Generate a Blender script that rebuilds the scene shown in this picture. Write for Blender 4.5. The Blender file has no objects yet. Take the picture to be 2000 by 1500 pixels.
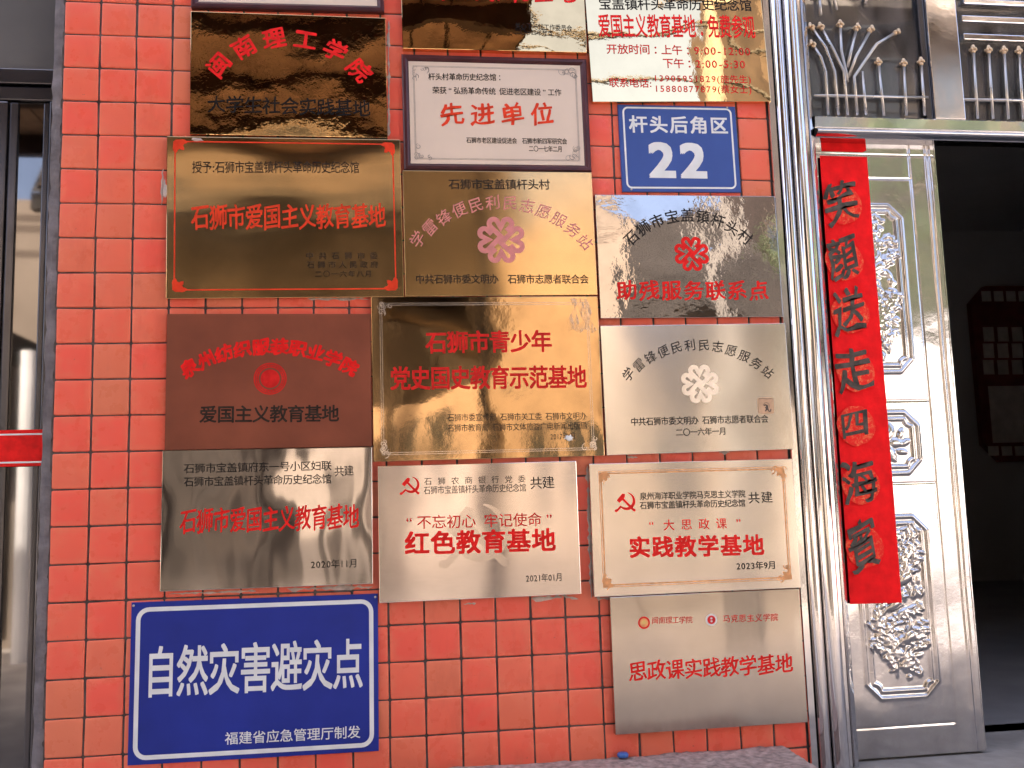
import bpy, bmesh, math, random
import numpy as np
from mathutils import Vector, Matrix

random.seed(7); rng = np.random.default_rng(7)
scene = bpy.context.scene
COL = scene.collection
R = math.radians

# ------------------------------------------------------------------ camera, sky, sun, exposure
CAM = Vector((0.95375, -2.90918, 1.49647))
RX = Vector((0.99069868, -0.13285096, -0.02944042))
RU = Vector((0.01293573, -0.12342712, 0.99226932))
RF = Vector((0.13545768, 0.98342075, 0.12056057))
FPX = 1852.73                                   # focal length in pixels of a 2000 pixel wide picture
cam_data = bpy.data.cameras.new('camera'); cam = bpy.data.objects.new('camera', cam_data); COL.objects.link(cam)
cam.matrix_world = Matrix(((RX.x, RU.x, -RF.x, CAM.x), (RX.y, RU.y, -RF.y, CAM.y), (RX.z, RU.z, -RF.z, CAM.z), (0, 0, 0, 1)))
cam_data.sensor_width = 36; cam_data.lens = 36*FPX/2000; cam_data.clip_start = .05; cam_data.clip_end = 500
scene.camera = cam

SUN_EL, SUN_AZ = R(50), R(-24)                 # the sun stands behind the wall, a little to the left
world = bpy.data.worlds.new('World'); scene.world = world; world.use_nodes = True
wn = world.node_tree; wn.nodes.clear()
sky = wn.nodes.new('ShaderNodeTexSky'); sky.sky_type = 'NISHITA'; sky.sun_disc = False
sky.sun_elevation = SUN_EL; sky.sun_rotation = SUN_AZ; sky.dust_density = 9.0; sky.air_density = .6; sky.ozone_density = .5
bg = wn.nodes.new('ShaderNodeBackground'); bg.inputs[1].default_value = .15
wo = wn.nodes.new('ShaderNodeOutputWorld')
wn.links.new(sky.outputs[0], bg.inputs[0]); wn.links.new(bg.outputs[0], wo.inputs[0])
sd = bpy.data.lights.new('sun', 'SUN'); sd.energy = 2.8; sd.angle = R(.5); sd.color = (1, .93, .82)
sun = bpy.data.objects.new('sun', sd); COL.objects.link(sun)
sdir = Vector((math.sin(SUN_AZ)*math.cos(SUN_EL), math.cos(SUN_AZ)*math.cos(SUN_EL), math.sin(SUN_EL)))
sun.rotation_euler = (-sdir).to_track_quat('-Z', 'Y').to_euler(); sun.location = (0, 6, 12)
vs = scene.view_settings
vs.view_transform = 'Standard'; vs.look = 'None'; vs.gamma = 1; vs.exposure = 3.02; vs.use_curve_mapping = False
scene.cycles.max_bounces = 10; scene.cycles.glossy_bounces = 5; scene.cycles.diffuse_bounces = 4
scene.cycles.transparent_max_bounces = 12; scene.cycles.caustics_reflective = False; scene.cycles.caustics_refractive = False
scene.cycles.sample_clamp_indirect = 6

def at(px, py, Y=0.0):
    """point on the vertical plane y = Y seen at a pixel of the 2000 x 1500 photograph"""
    d = RF*FPX + RX*(px-1000) - RU*(py-750)
    return CAM + d*((Y-CAM.y)/d.y)

# ------------------------------------------------------------------ helpers
def mesh_obj(name, verts, faces, mat=None, parent=None, smooth=False, mats=None, fmat=None):
    me = bpy.data.meshes.new(name)
    me.from_pydata([tuple(v) for v in verts], [], faces)
    for m in (mats or ([mat] if mat else [])): me.materials.append(m)
    if fmat is not None: me.polygons.foreach_set('material_index', np.array(fmat, dtype=np.int32))
    if smooth: me.polygons.foreach_set('use_smooth', np.ones(len(me.polygons), dtype=bool))
    me.update()
    o = bpy.data.objects.new(name, me); COL.objects.link(o)
    if parent: o.parent = parent
    return o

def tag(o, label=None, cat=None, group=None, kind=None):
    if label: o['label'] = label
    if cat: o['category'] = cat
    if group: o['group'] = group
    if kind: o['kind'] = kind
    return o

def empty(name, loc=(0, 0, 0), roty=0):
    o = bpy.data.objects.new(name, None); COL.objects.link(o)
    o.location = loc; o.rotation_euler = (0, roty, 0); o.empty_display_size = .05
    return o

class MB:
    """collects shapes into one mesh"""
    def __init__(s): s.v = []; s.f = []; s.m = []; s.cm = 0
    def add(s, v, f):
        n = len(s.v); s.v += [tuple(p) for p in v]; s.f += [tuple(i+n for i in q) for q in f]; s.m += [s.cm]*len(f)
    def box(s, a, b, bev=0):
        x0, y0, z0 = a; x1, y1, z1 = b
        if bev <= 0:
            s.add([(x0,y0,z0),(x1,y0,z0),(x1,y1,z0),(x0,y1,z0),(x0,y0,z1),(x1,y0,z1),(x1,y1,z1),(x0,y1,z1)],
                  [(0,3,2,1),(4,5,6,7),(0,1,5,4),(1,2,6,5),(2,3,7,6),(3,0,4,7)])
        else:
            bm = bmesh.new(); bmesh.ops.create_cube(bm, size=1)
            for v in bm.verts: v.co = Vector((x0+(x1-x0)*(v.co.x+.5), y0+(y1-y0)*(v.co.y+.5), z0+(z1-z0)*(v.co.z+.5)))
            bmesh.ops.bevel(bm, geom=bm.edges[:], offset=bev, segments=2, profile=.5, affect='EDGES')
            bm.verts.index_update(); s.add([v.co for v in bm.verts], [[v.index for v in f.verts] for f in bm.faces]); bm.free()
    def tube(s, pts, r, n=10, cap=True):
        pts = [Vector(p) for p in pts]; m = len(pts)
        rr = r if isinstance(r, (list, tuple)) else [r]*m
        V = []; F = []; prev = None
        for i, p in enumerate(pts):
            t = (pts[min(i+1, m-1)]-pts[max(i-1, 0)]).normalized()
            if prev is None:
                a = t.orthogonal().normalized()
            else:
                a = (prev - t*prev.dot(t)); a = a.normalized() if a.length > 1e-6 else t.orthogonal().normalized()
            prev = a; b = t.cross(a)
            for k in range(n):
                q = 2*math.pi*k/n; V.append(p + (a*math.cos(q)+b*math.sin(q))*rr[i])
        for i in range(m-1):
            for k in range(n):
                F.append((i*n+k, i*n+(k+1) % n, (i+1)*n+(k+1) % n, (i+1)*n+k))
        if cap: F.append(tuple(range(n))[::-1]); F.append(tuple((m-1)*n+k for k in range(n)))
        s.add(V, F)
    def ball(s, c, r, n=10, sc=(1, 1, 1)):
        V = []; F = []; h = n//2
        for i in range(h+1):
            th = math.pi*i/h
            for k in range(n):
                ph = 2*math.pi*k/n
                V.append((c[0]+r*sc[0]*math.sin(th)*math.cos(ph), c[1]+r*sc[1]*math.sin(th)*math.sin(ph), c[2]+r*sc[2]*math.cos(th)))
        for i in range(h):
            for k in range(n): F.append((i*n+k, (i+1)*n+k, (i+1)*n+(k+1) % n, i*n+(k+1) % n))
        s.add(V, F)
    def obj(s, name, mat=None, parent=None, smooth=False, mats=None):
        return mesh_obj(name, s.v, s.f, mat, parent, smooth, mats, s.m if mats else None)

# ------------------------------------------------------------------ materials
def new_mat(name):
    m = bpy.data.materials.new(name); m.use_nodes = True
    n = m.node_tree.nodes; return m, n, m.node_tree.links, n['Principled BSDF']
def noise(n, l, scale, detail=3, rough=.5, coord=None, stretch=None, off=0):
    t = n.new('ShaderNodeTexNoise'); t.inputs['Scale'].default_value = scale; t.inputs['Detail'].default_value = detail; t.inputs['Roughness'].default_value = rough
    tc = n.new('ShaderNodeTexCoord'); mp = n.new('ShaderNodeMapping')
    mp.inputs['Location'].default_value = (off, off*.7, off*1.3)
    if stretch: mp.inputs['Scale'].default_value = stretch
    l.new(tc.outputs[coord or 'Object'], mp.inputs[0]); l.new(mp.outputs[0], t.inputs[0])
    return t
def ramp(n, l, src, stops):
    r = n.new('ShaderNodeValToRGB')
    while len(r.color_ramp.elements) < len(stops): r.color_ramp.elements.new(.5)
    for e, (p, c) in zip(r.color_ramp.elements, stops):
        e.position = p; e.color = (*c, 1) if len(c) == 3 else c
    l.new(src, r.inputs[0]); return r
def rng_map(n, l, src, a, b, lo=0, hi=1):
    r = n.new('ShaderNodeMapRange'); r.inputs[1].default_value = lo; r.inputs[2].default_value = hi; r.inputs[3].default_value = a; r.inputs[4].default_value = b
    l.new(src, r.inputs[0]); return r
def bump(n, l, b, src, dist, strength=1.0, chain=None):
    k = n.new('ShaderNodeBump'); k.inputs['Strength'].default_value = strength; k.inputs['Distance'].default_value = dist
    l.new(src, k.inputs['Height'])
    if chain: l.new(chain.outputs[0], k.inputs['Normal'])
    l.new(k.outputs[0], b.inputs['Normal']); return k
def plain(name, col, rough=.6, var=.25, scale=8, metallic=0, bumpd=0, coat=0, spec=.5, detail=4):
    m, n, l, b = new_mat(name)
    t = noise(n, l, scale, detail)
    c0 = tuple(x*(1-var) for x in col); c1 = tuple(min(1, x*(1+var)) for x in col)
    r = ramp(n, l, t.outputs[0], [(.3, c0), (.7, c1)]); l.new(r.outputs[0], b.inputs['Base Color'])
    b.inputs['Roughness'].default_value = rough; b.inputs['Metallic'].default_value = metallic
    b.inputs['Coat Weight'].default_value = coat; b.inputs['Specular IOR Level'].default_value = spec
    if bumpd: bump(n, l, b, noise(n, l, scale*4, 5).outputs[0], bumpd)
    return m
_seed = [0]
def metal(name, base, rough=.1, aniso=0, arot=0, warp=0, wscale=5, wstretch=None, brush=None, crumple=0, cscale=25, dirt=.15):
    """sheet metal: warp = height in metres of soft dents, brush = direction of the grain"""
    m, n, l, b = new_mat(name); _seed[0] += 3.7; sd_ = _seed[0]
    b.inputs['Metallic'].default_value = 1
    d = noise(n, l, 9, 6, .65, off=sd_)
    r = ramp(n, l, d.outputs[0], [(.25, tuple(x*(1-dirt) for x in base)), (.6, base)])
    l.new(r.outputs[0], b.inputs['Base Color'])
    if brush:
        s = noise(n, l, 40, 3, .6, stretch=((.6, 1, 12) if brush == 'h' else (12, 1, .6)), off=sd_)
        rr = rng_map(n, l, s.outputs[0], rough*.93, rough*1.07, .3, .7)
    else:
        rr = rng_map(n, l, d.outputs[0], rough*1.8, rough, .3, .6)
    l.new(rr.outputs[0], b.inputs['Roughness'])
    if aniso:
        b.inputs['Anisotropic'].default_value = aniso; b.inputs['Anisotropic Rotation'].default_value = arot
        tg = n.new('ShaderNodeTangent'); tg.direction_type = 'UV_MAP'; tg.uv_map = 'UVMap'; l.new(tg.outputs[0], b.inputs['Tangent'])
    k = None
    if warp: k = bump(n, l, b, noise(n, l, wscale, 1.5, .4, stretch=wstretch, off=sd_+1).outputs[0], warp)
    if crumple: k = bump(n, l, b, noise(n, l, cscale, 4, .55, off=sd_+2).outputs[0], crumple, chain=k)
    return m
BRASS = (.78, .52, .25); STEEL = (.66, .60, .56); CHROME = (.70, .68, .68)

M = {}
# glazed tile: each tile has its own tone, some clearly browner
m, n, l, b = new_mat('glazed_tile')
tc = n.new('ShaderNodeTexCoord'); sn = n.new('ShaderNodeVectorMath'); sn.operation = 'SNAP'; sn.inputs[1].default_value = (.107, 10, .107)
ad = n.new('ShaderNodeVectorMath'); ad.operation = 'ADD'; ad.inputs[1].default_value = (0, 3, -3.06+.107*40)
l.new(tc.outputs['Object'], ad.inputs[0]); l.new(ad.outputs[0], sn.inputs[0])
wnz = n.new('ShaderNodeTexWhiteNoise'); wnz.noise_dimensions = '3D'; l.new(sn.outputs[0], wnz.inputs[0])
cr = ramp(n, l, wnz.outputs[0], [(0, (.70, .190, .098)), (.2, (.82, .160, .090)), (.6, (.86, .134, .080)), (1, (.88, .114, .075))])
sm = noise(n, l, 14, 4, .6); mx = n.new('ShaderNodeMix'); mx.data_type = 'RGBA'
r2 = rng_map(n, l, sm.outputs[0], 0, .35, .5, .8); l.new(r2.outputs[0], mx.inputs[0]); l.new(cr.outputs[0], mx.inputs[6]); mx.inputs[7].default_value = (.76, .215, .12, 1)
l.new(mx.outputs[2], b.inputs['Base Color'])
st_ = noise(n, l, 5, 6, .7, stretch=(1.6, 1, .5), off=9); m2 = n.new('ShaderNodeMix'); m2.data_type = 'RGBA'; m2.blend_type = 'MULTIPLY'
l.new(rng_map(n, l, st_.outputs[0], 0, .55, .56, .78).outputs[0], m2.inputs[0]); l.new(mx.outputs[2], m2.inputs[6]); m2.inputs[7].default_value = (.72, .62, .60, 1)
pt = noise(n, l, 55, 3, .5, off=13); m3 = n.new('ShaderNodeMix'); m3.data_type = 'RGBA'
l.new(rng_map(n, l, pt.outputs[0], 0, .7, .74, .80).outputs[0], m3.inputs[0]); l.new(m2.outputs[2], m3.inputs[6]); m3.inputs[7].default_value = (.30, .10, .07, 1)
fm = n.new('ShaderNodeVectorMath'); fm.operation = 'DIVIDE'; fm.inputs[1].default_value = (.107, 1, .107); l.new(ad.outputs[0], fm.inputs[0])
ff = n.new('ShaderNodeVectorMath'); ff.operation = 'FRACTION'; l.new(fm.outputs[0], ff.inputs[0]); sx_ = n.new('ShaderNodeSeparateXYZ'); l.new(ff.outputs[0], sx_.inputs[0])
def mth(op, a, c=None):                        # distance of the point from its tile's centre line
    k = n.new('ShaderNodeMath'); k.operation = op
    for i_, q in enumerate((a, c)):
        if q is None: continue
        if isinstance(q, (int, float)): k.inputs[i_].default_value = q
        else: l.new(q, k.inputs[i_])
    return k.outputs[0]
ex = mth('ABSOLUTE', mth('SUBTRACT', sx_.outputs[0], .5)); ez = mth('ABSOLUTE', mth('SUBTRACT', sx_.outputs[2], .5)); ed = mth('ADD', mth('MAXIMUM', ex, ez), mth('MULTIPLY', mth('SUBTRACT', sm.outputs[0], .5), .35))
m4 = n.new('ShaderNodeMix'); m4.data_type = 'RGBA'; l.new(rng_map(n, l, ed, 0, .38, .28, .50).outputs[0], m4.inputs[0]); l.new(m3.outputs[2], m4.inputs[6]); m4.inputs[7].default_value = (.78, .21, .115, 1)
l.new(m4.outputs[2], b.inputs['Base Color'])
sr = rng_map(n, l, noise(n, l, 22, 5, .6, off=4).outputs[0], .22, .5, .35, .7); l.new(sr.outputs[0], b.inputs['Roughness']); b.inputs['Coat Weight'].default_value = .12; b.inputs['Coat Roughness'].default_value = .12
b.inputs['Specular IOR Level'].default_value = .28
bump(n, l, b, noise(n, l, 30, 2).outputs[0], .0006)
M['tile'] = m
M['grout'] = plain('grout', (.088, .074, .068), .95, .6, 22, bumpd=.002)
M['mortar'] = plain('mortar', (.155, .14, .145), .95, .4, 18, bumpd=.004)
M['plaster'] = plain('grey_plaster', (.105, .098, .092), .9, .12, 5, bumpd=.001)
M['concrete'] = plain('concrete_ground', (.29, .255, .225), .9, .25, 2.5, bumpd=.002)
M['stone'] = plain('rough_stone', (.34, .25, .215), .85, .42, 45, bumpd=.004, detail=6)
M['threshold'] = plain('threshold_stone', (.28, .25, .225), .7, .2, 12, bumpd=.001)
M['maroon'] = plain('maroon_wood', (.060, .012, .013), .4, .35, 12, coat=.2, spec=.3)
M['red'] = plain('red_enamel', (.74, .014, .012), .5, .18, 40, spec=.15)
M['dred'] = plain('dull_red_enamel', (.60, .016, .014), .5, .2, 40, spec=.15)
M['orange_red'] = plain('orange_red_enamel', (.72, .050, .016), .5, .2, 30, spec=.15)
M['black'] = plain('black_enamel', (.012, .010, .009), .45, .3, 40, spec=.15)
M['faded_black'] = plain('faded_black_enamel', (.026, .017, .012), .45, .5, 60, spec=.2)
M['pink'] = plain('pink_enamel', (.62, .22, .20), .5, .12, 40)
M['white'] = plain('white_paint', (.72, .74, .72), .5, .06, 20)
M['bluesign'] = plain('blue_sign_paint', (.012, .027, .25), .4, .16, 5, spec=.3)
M['bluesign2'] = plain('faded_blue_sign_paint', (.040, .085, .30), .4, .10, 6, spec=.3)
M['cream'] = plain('cream_printed_plate', (.70, .57, .45), .4, .05, 3, spec=.3)
M['grey_ink'] = plain('grey_ink', (.30, .26, .23), .6, .3, 60)
M['wm'] = plain('grey_watermark', (.625, .55, .50), .19, .04, 40, metallic=1)
M['orange'] = plain('orange_enamel', (.72, .34, .14), .45, .25, 50, spec=.2)
M['silverline'] = plain('silver_line', (.70, .60, .50), .25, .2, 60, metallic=.8)
M['emboss'] = plain('frosted_emblem', (.80, .72, .64), .34, .06, 30, metallic=1)
M['gold_foil'] = None
M['copper'] = plain('matt_copper', (.215, .060, .030), .5, .2, 5, metallic=.1, bumpd=.0010, spec=.25)
M['glue'] = plain('dried_glue', (.50, .40, .34), .6, .3, 40, bumpd=.003)
M['alum'] = plain('dark_aluminium', (.10, .095, .10), .22, .15, 10, metallic=.9)
M['dark_glass'] = plain('mirror_film_glass', (.20, .19, .185), .03, .25, 3, metallic=1)
M['couplet'] = plain('red_paper', (.90, .010, .012), .7, .12, 25, bumpd=.0006, spec=.12)
M['ink'] = plain('brush_ink', (.088, .072, .060), .6, .5, 30, spec=.15)
M['inner_wall'] = plain('room_wall', (.42, .42, .42), .9, .05, 3)
M['inner_floor'] = plain('room_floor', (.24, .225, .22), .5, .15, 4)
M['frame_wood'] = plain('dark_red_wood', (.17, .030, .022), .5, .2, 10)
M['paper'] = plain('faded_sheet', (.55, .50, .46), .8, .15, 10)
M['chrome'] = metal('polished_steel', CHROME, .06, warp=.0012, wscale=7, wstretch=(1, 1, .35), crumple=.00012, cscale=30, dirt=.12)
M['chrome2'] = metal('polished_steel_leaf', (.57, .55, .545), .10, warp=.0030, wscale=7, crumple=.0005, cscale=28, dirt=.30)
M['tube'] = metal('steel_tube', (.50, .47, .44), .26, dirt=.2)
M['gilt'] = metal('gilt_finial', (.70, .52, .34), .3)
m, n, l, b = new_mat('window_glass')
n.remove(b); tr = n.new('ShaderNodeBsdfTransparent'); gl = n.new('ShaderNodeBsdfGlossy'); gl.inputs['Roughness'].default_value = .02
tr.inputs[0].default_value = (.80, .82, .82, 1)
fr = n.new('ShaderNodeFresnel'); fr.inputs[0].default_value = 1.6; ms = n.new('ShaderNodeMixShader')
l.new(fr.outputs[0], ms.inputs[0]); l.new(tr.outputs[0], ms.inputs[1]); l.new(gl.outputs[0], ms.inputs[2]); df_ = n.new('ShaderNodeBsdfDiffuse'); df_.inputs[0].default_value = (.55, .50, .47, 1); m4 = n.new('ShaderNodeMixShader')
dn_ = noise(n, l, 6, 5, .6, stretch=(3, 1, .6)); l.new(rng_map(n, l, dn_.outputs[0], .04, .17, .35, .7).outputs[0], m4.inputs[0])
l.new(ms.outputs[0], m4.inputs[1]); l.new(df_.outputs[0], m4.inputs[2]); l.new(m4.outputs[0], n['Material Output'].inputs[0])
M['glass'] = m
m, n, l, b = new_mat('clear_tape'); b.inputs['Base Color'].default_value = (.75, .62, .5, 1); b.inputs['Roughness'].default_value = .2; b.inputs['Alpha'].default_value = .30
nz = noise(n, l, 90, 5, .7, stretch=(1, 1, .3)); bump(n, l, b, nz.outputs[0], .004); l.new(rng_map(n, l, nz.outputs[0], .02, .75, .45, .72).outputs[0], b.inputs['Alpha']); M['tape'] = m
# foil medallions printed on the red paper
m, n, l, b = new_mat('foil_print')
nz = noise(n, l, 95, 6, .75); r_ = ramp(n, l, nz.outputs[0], [(.46, (.88, .016, .013)), (.55, (.86, .075, .032)), (.66, (.90, .24, .095))]); l.new(r_.outputs[0], b.inputs['Base Color']); b.inputs['Roughness'].default_value = .55; b.inputs['Specular IOR Level'].default_value = .15
M['foil'] = m

# ------------------------------------------------------------------ lettering (Blender's own typeface)
_glyph = {}
def glyph(ch, off):
    k = (ch, off)
    if k in _glyph: return _glyph[k]
    cu = bpy.data.curves.new('g', 'FONT'); cu.body = ch; cu.size = 1; cu.offset = off; cu.resolution_u = 3
    ob = bpy.data.objects.new('g', cu); COL.objects.link(ob)
    dg = bpy.context.evaluated_depsgraph_get(); me = bpy.data.meshes.new_from_object(ob.evaluated_get(dg))
    v = np.array([x.co[:2] for x in me.vertices], dtype=float).reshape(-1, 2); f = [tuple(p.vertices) for p in me.polygons]
    bpy.data.objects.remove(ob); bpy.data.curves.remove(cu); bpy.data.meshes.remove(me)
    _glyph[k] = (v, f); return _glyph[k]
_v, _ = glyph('国', 0.0)
EMX0, EMX1, EMY0, EMY1 = _v[:, 0].min(), _v[:, 0].max(), _v[:, 1].min(), _v[:, 1].max()
EMW = (EMX1-EMX0)/.86; ECX = (EMX0+EMX1)/2; ECY = (EMY0+EMY1)/2
def is_cjk(c): return ord(c) > 0x2e80 or c in '“”'
def adv(c):
    if c == ' ': return .5
    if c == '　': return 1.0
    if is_cjk(c): return 1.0
    if c in ':.()': return .34
    if c in '1': return .56
    if c == '-': return .5
    return .60
def put_glyph(mb, ch, P, ang, w, h, bold=0, slant=0, wob=0, lift=None, style='round'):
    """one character centred at P = (u, v) of its panel; a heavier weight is the glyph laid down several times, each a hair further out"""
    if ch in ' 　': return
    v, f = glyph(ch, 0.0)
    if not len(v): return
    if ch in '“”：':
        cx, cy = (v[:, 0].min()+v[:, 0].max())/2, ECY
    elif is_cjk(ch):
        cx, cy = ECX, ECY
    else:
        cx, cy = (v[:, 0].min()+v[:, 0].max())/2, (ECY + .36)/2
    x = (v[:, 0]-cx)/EMW; y = (v[:, 1]-cy)/EMW
    if wob:
        y = y + slant*x
        p = rng.uniform(0, 6.28, 6)
        x2 = x + wob*(.5*np.sin(5*y+p[0]) + .35*np.sin(11*y+7*x+p[1]) + .25*np.sin(23*x-9*y+p[2]))
        y2 = y + wob*(.5*np.sin(5*x+p[3]) + .35*np.sin(12*x-6*y+p[4]) + .25*np.sin(25*y+8*x+p[5]))
        x, y = x2, y2
    c, s = math.cos(ang), math.sin(ang)
    dirs = [(0, 0)]
    if bold:
        if style == 'song': dirs += [(k*bold, 0) for k in (-1, -.5, .5, 1)]
        elif style == 'brush':                      # thick and thin, as a slanted brush leaves it
            for k in range(8):
                a = 2*math.pi*k/8; dirs.append((bold*(.9*math.cos(a)+.35*math.sin(a)), bold*(.55*math.sin(a)-.35*math.cos(a))))
        elif style == 'square': dirs += [(a*bold, c*bold) for a in (-1, 0, 1) for c in (-1, 0, 1) if a or c]
        else: dirs += [(bold*math.cos(2*math.pi*k/8), bold*math.sin(2*math.pi*k/8)) for k in range(8)]
    for i, (dx, dy) in enumerate(dirs):
        k = 1+.35*np.sin(6*x+4*y+(p[0] if wob else 0)) if (wob and i) else 1
        xx = (x+dx*k)*w; yy = (y+dy*k)*h
        X = P[0] + c*xx - s*yy; Y = P[1] + s*xx + c*yy
        mb.add([(a, lift(a, b_) - .00002*i, b_) for a, b_ in zip(X, Y)], f)

# ------------------------------------------------------------------ plaques
class Plaque:
    """a panel hung flat on the wall; corners are read off the photograph and squared up"""
    def __init__(s, name, corners, t, mat, label, cat, bulge=.001, dents=.0004, group='metal plaques on the tiled wall', grid=(36, 24), size=None):
        q = [at(x, y, -t) for x, y in corners]
        c = sum(q, Vector())/4
        ang = math.atan2((q[1]-q[0]).z + (q[2]-q[3]).z, (q[1]-q[0]).x + (q[2]-q[3]).x)
        s.w = ((q[1]-q[0]).length+(q[2]-q[3]).length)/2; s.h = ((q[3]-q[0]).length+(q[2]-q[1]).length)/2
        s.t = t; s.b = bulge; s.d = dents; s.ph = rng.uniform(0, 6.28, 8)
        s.o = s.body(name, mat, grid)
        s.o.location = (c.x, 0, c.z); s.o.rotation_euler = (0, -ang, 0)
        s.mw = Matrix.Translation((c.x, 0, c.z)) @ Matrix.Rotation(-ang, 4, 'Y'); s.inv = s.mw.inverted()
        tag(s.o, label, cat, group)
    def f(s, u, v):
        a, c = 2*u/s.w, 2*v/s.h; p = s.ph
        z = s.b*max(0, 1-a*a)*max(0, 1-c*c)
        z += s.d*(math.sin(3.1*a+p[0])*math.sin(2.3*c+p[1]) + .6*math.sin(5.3*a+2.1*c+p[2]) + .5*math.sin(6.1*c-2.7*a+p[3]))*(1-a*a)*(1-c*c)
        return z
    def lift(s, u, v, e=.0005): return -s.t - s.f(u, v) - e
    def body(s, name, mat, grid):
        nx, ny = grid; ins = .0015
        W, H = s.w/2-ins, s.h/2-ins; V = []; F = []
        for j in range(ny+1):
            for i in range(nx+1):
                u, v = -W+2*W*i/nx, -H+2*H*j/ny; V.append((u, -s.t-s.f(u, v), v))
        idx = lambda i, j: j*(nx+1)+i
        for j in range(ny):
            for i in range(nx): F.append((idx(i, j), idx(i+1, j), idx(i+1, j+1), idx(i, j+1)))
        nf = len(F)
        ring = [idx(i, 0) for i in range(nx)]+[idx(nx, j) for j in range(ny)]+[idx(i, ny) for i in range(nx, 0, -1)]+[idx(0, j) for j in range(ny, 0, -1)]
        def out(vi, y, e):
            u, _, v = V[vi]; return (u*(s.w/2-ins+e)/W, y, v*(s.h/2-ins+e)/H)
        r1 = len(V); V += [out(k, -s.t+.0004, .0012) for k in ring]
        r2 = len(V); V += [out(k, -s.t+.0015, ins) for k in ring]
        r3 = len(V); V += [out(k, .0, ins) for k in ring]
        m_ = len(ring)
        for k in range(m_):
            k2 = (k+1) % m_
            F.append((ring[k2], ring[k], r1+k, r1+k2)); F.append((r1+k2, r1+k, r2+k, r2+k2)); F.append((r2+k2, r2+k, r3+k, r3+k2))
        o = mesh_obj(name, V, F, mat)
        o.data.polygons.foreach_set('use_smooth', np.array([i < nf for i in range(len(F))], dtype=bool))
        o.data.set_sharp_from_angle(angle=R(12))
        uv = o.data.uv_layers.new(name='UVMap')
        for lp in o.data.loops:
            c = o.data.vertices[lp.vertex_index].co; uv.data[lp.index].uv = (c.x+.5, c.z+.5)
        return o
    def loc(s, px, py):
        p = s.inv @ at(px, py, -s.t); return p.x, p.z
    def line(s, name, text, x0, y0, x1, y1, h, mat, bold=0, slant=0, wob=0, fat=1.0, e=.0005, style='round'):
        a = Vector(s.loc(x0, y0)); c = Vector(s.loc(x1, y1)); d = c-a; L = d.length; ang = math.atan2(d.y, d.x)
        hm = h/2; p = Vector(s.loc((x0+x1)/2, (y0+y1)/2-hm)); q = Vector(s.loc((x0+x1)/2, (y0+y1)/2+hm)); H = (p-q).length/.92
        tot = sum(adv(k) for k in text); 
        gw = min(L/(tot-.08), H*1.04*fat)                      # width of a full character
        extra = (L-gw*(tot-.08))/max(1, len(text)-1)           # letter spacing beyond that
        mb = MB(); x = -.04*gw; dn = d.normalized()
        for k in text:
            w = adv(k)*gw
            put_glyph(mb, k, a+dn*(x+w/2), ang, gw, H, bold, slant, wob, lambda u, v: s.lift(u, v, e), style)
            x += w+extra
        return mb.obj(name, mat, s.o)
    def arc(s, name, text, p0, pm, p1, h, mat, bold=0, slant=0, wob=0, wf=1.0, style='round'):
        A, B, C = (Vector(s.loc(*p)) for p in (p0, pm, p1))
        ax, ay, bx, by, cx, cy = A.x, A.y, B.x, B.y, C.x, C.y
        D = 2*(ax*(by-cy)+bx*(cy-ay)+cx*(ay-by))
        ux = ((ax*ax+ay*ay)*(by-cy)+(bx*bx+by*by)*(cy-ay)+(cx*cx+cy*cy)*(ay-by))/D
        uy = ((ax*ax+ay*ay)*(cx-bx)+(bx*bx+by*by)*(ax-cx)+(cx*cx+cy*cy)*(bx-ax))/D
        O = Vector((ux, uy)); r = (A-O).length
        t0 = math.atan2(A.y-uy, A.x-ux); t1 = math.atan2(C.y-uy, C.x-ux)
        p = Vector(s.loc(pm[0], pm[1]-h/2)); q = Vector(s.loc(pm[0], pm[1]+h/2)); H = (p-q).length/.92
        mb = MB()
        for i, k in enumerate(text):
            t = t0+(t1-t0)*i/(len(text)-1)
            put_glyph(mb, k, (ux+r*math.cos(t), uy+r*math.sin(t)), t-math.pi/2, H*wf, H, bold, slant, wob, s.lift, style)
        return mb.obj(name, mat, s.o)
    def ribbon(s, mb, pts, w, closed=False, e=.0005):
        pts = [Vector(p) for p in pts]; m_ = len(pts); V = []; F = []
        ww = w if isinstance(w, (list, tuple)) else [w]*m_
        for i, p in enumerate(pts):
            a = pts[(i-1) % m_] if (closed or i > 0) else p; c = pts[(i+1) % m_] if (closed or i < m_-1) else p
            d1 = (p-a); d2 = (c-p)
            d1 = d1.normalized() if d1.length > 1e-9 else d2.normalized(); d2 = d2.normalized() if d2.length > 1e-9 else d1
            t = (d1+d2); t = t.normalized() if t.length > 1e-6 else d1
            nrm = Vector((-t.y, t.x)); k = 1/max(.5, abs(nrm.dot(Vector((-d1.y, d1.x)))))
            for sg in (1, -1):
                q = p+nrm*(sg*ww[i]/2*k); V.append((q.x, s.lift(q.x, q.y, e), q.y))
        for i in range(m_ if closed else m_-1):
            j = (i+1) % m_; F.append((2*i+1, 2*j+1, 2*j, 2*i))
        mb.add(V, F)
    def poly(s, mb, pts, e=.0005):
        V = [(p[0], s.lift(p[0], p[1], e), p[1]) for p in pts]; mb.add(V, [tuple(range(len(V)))])
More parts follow.
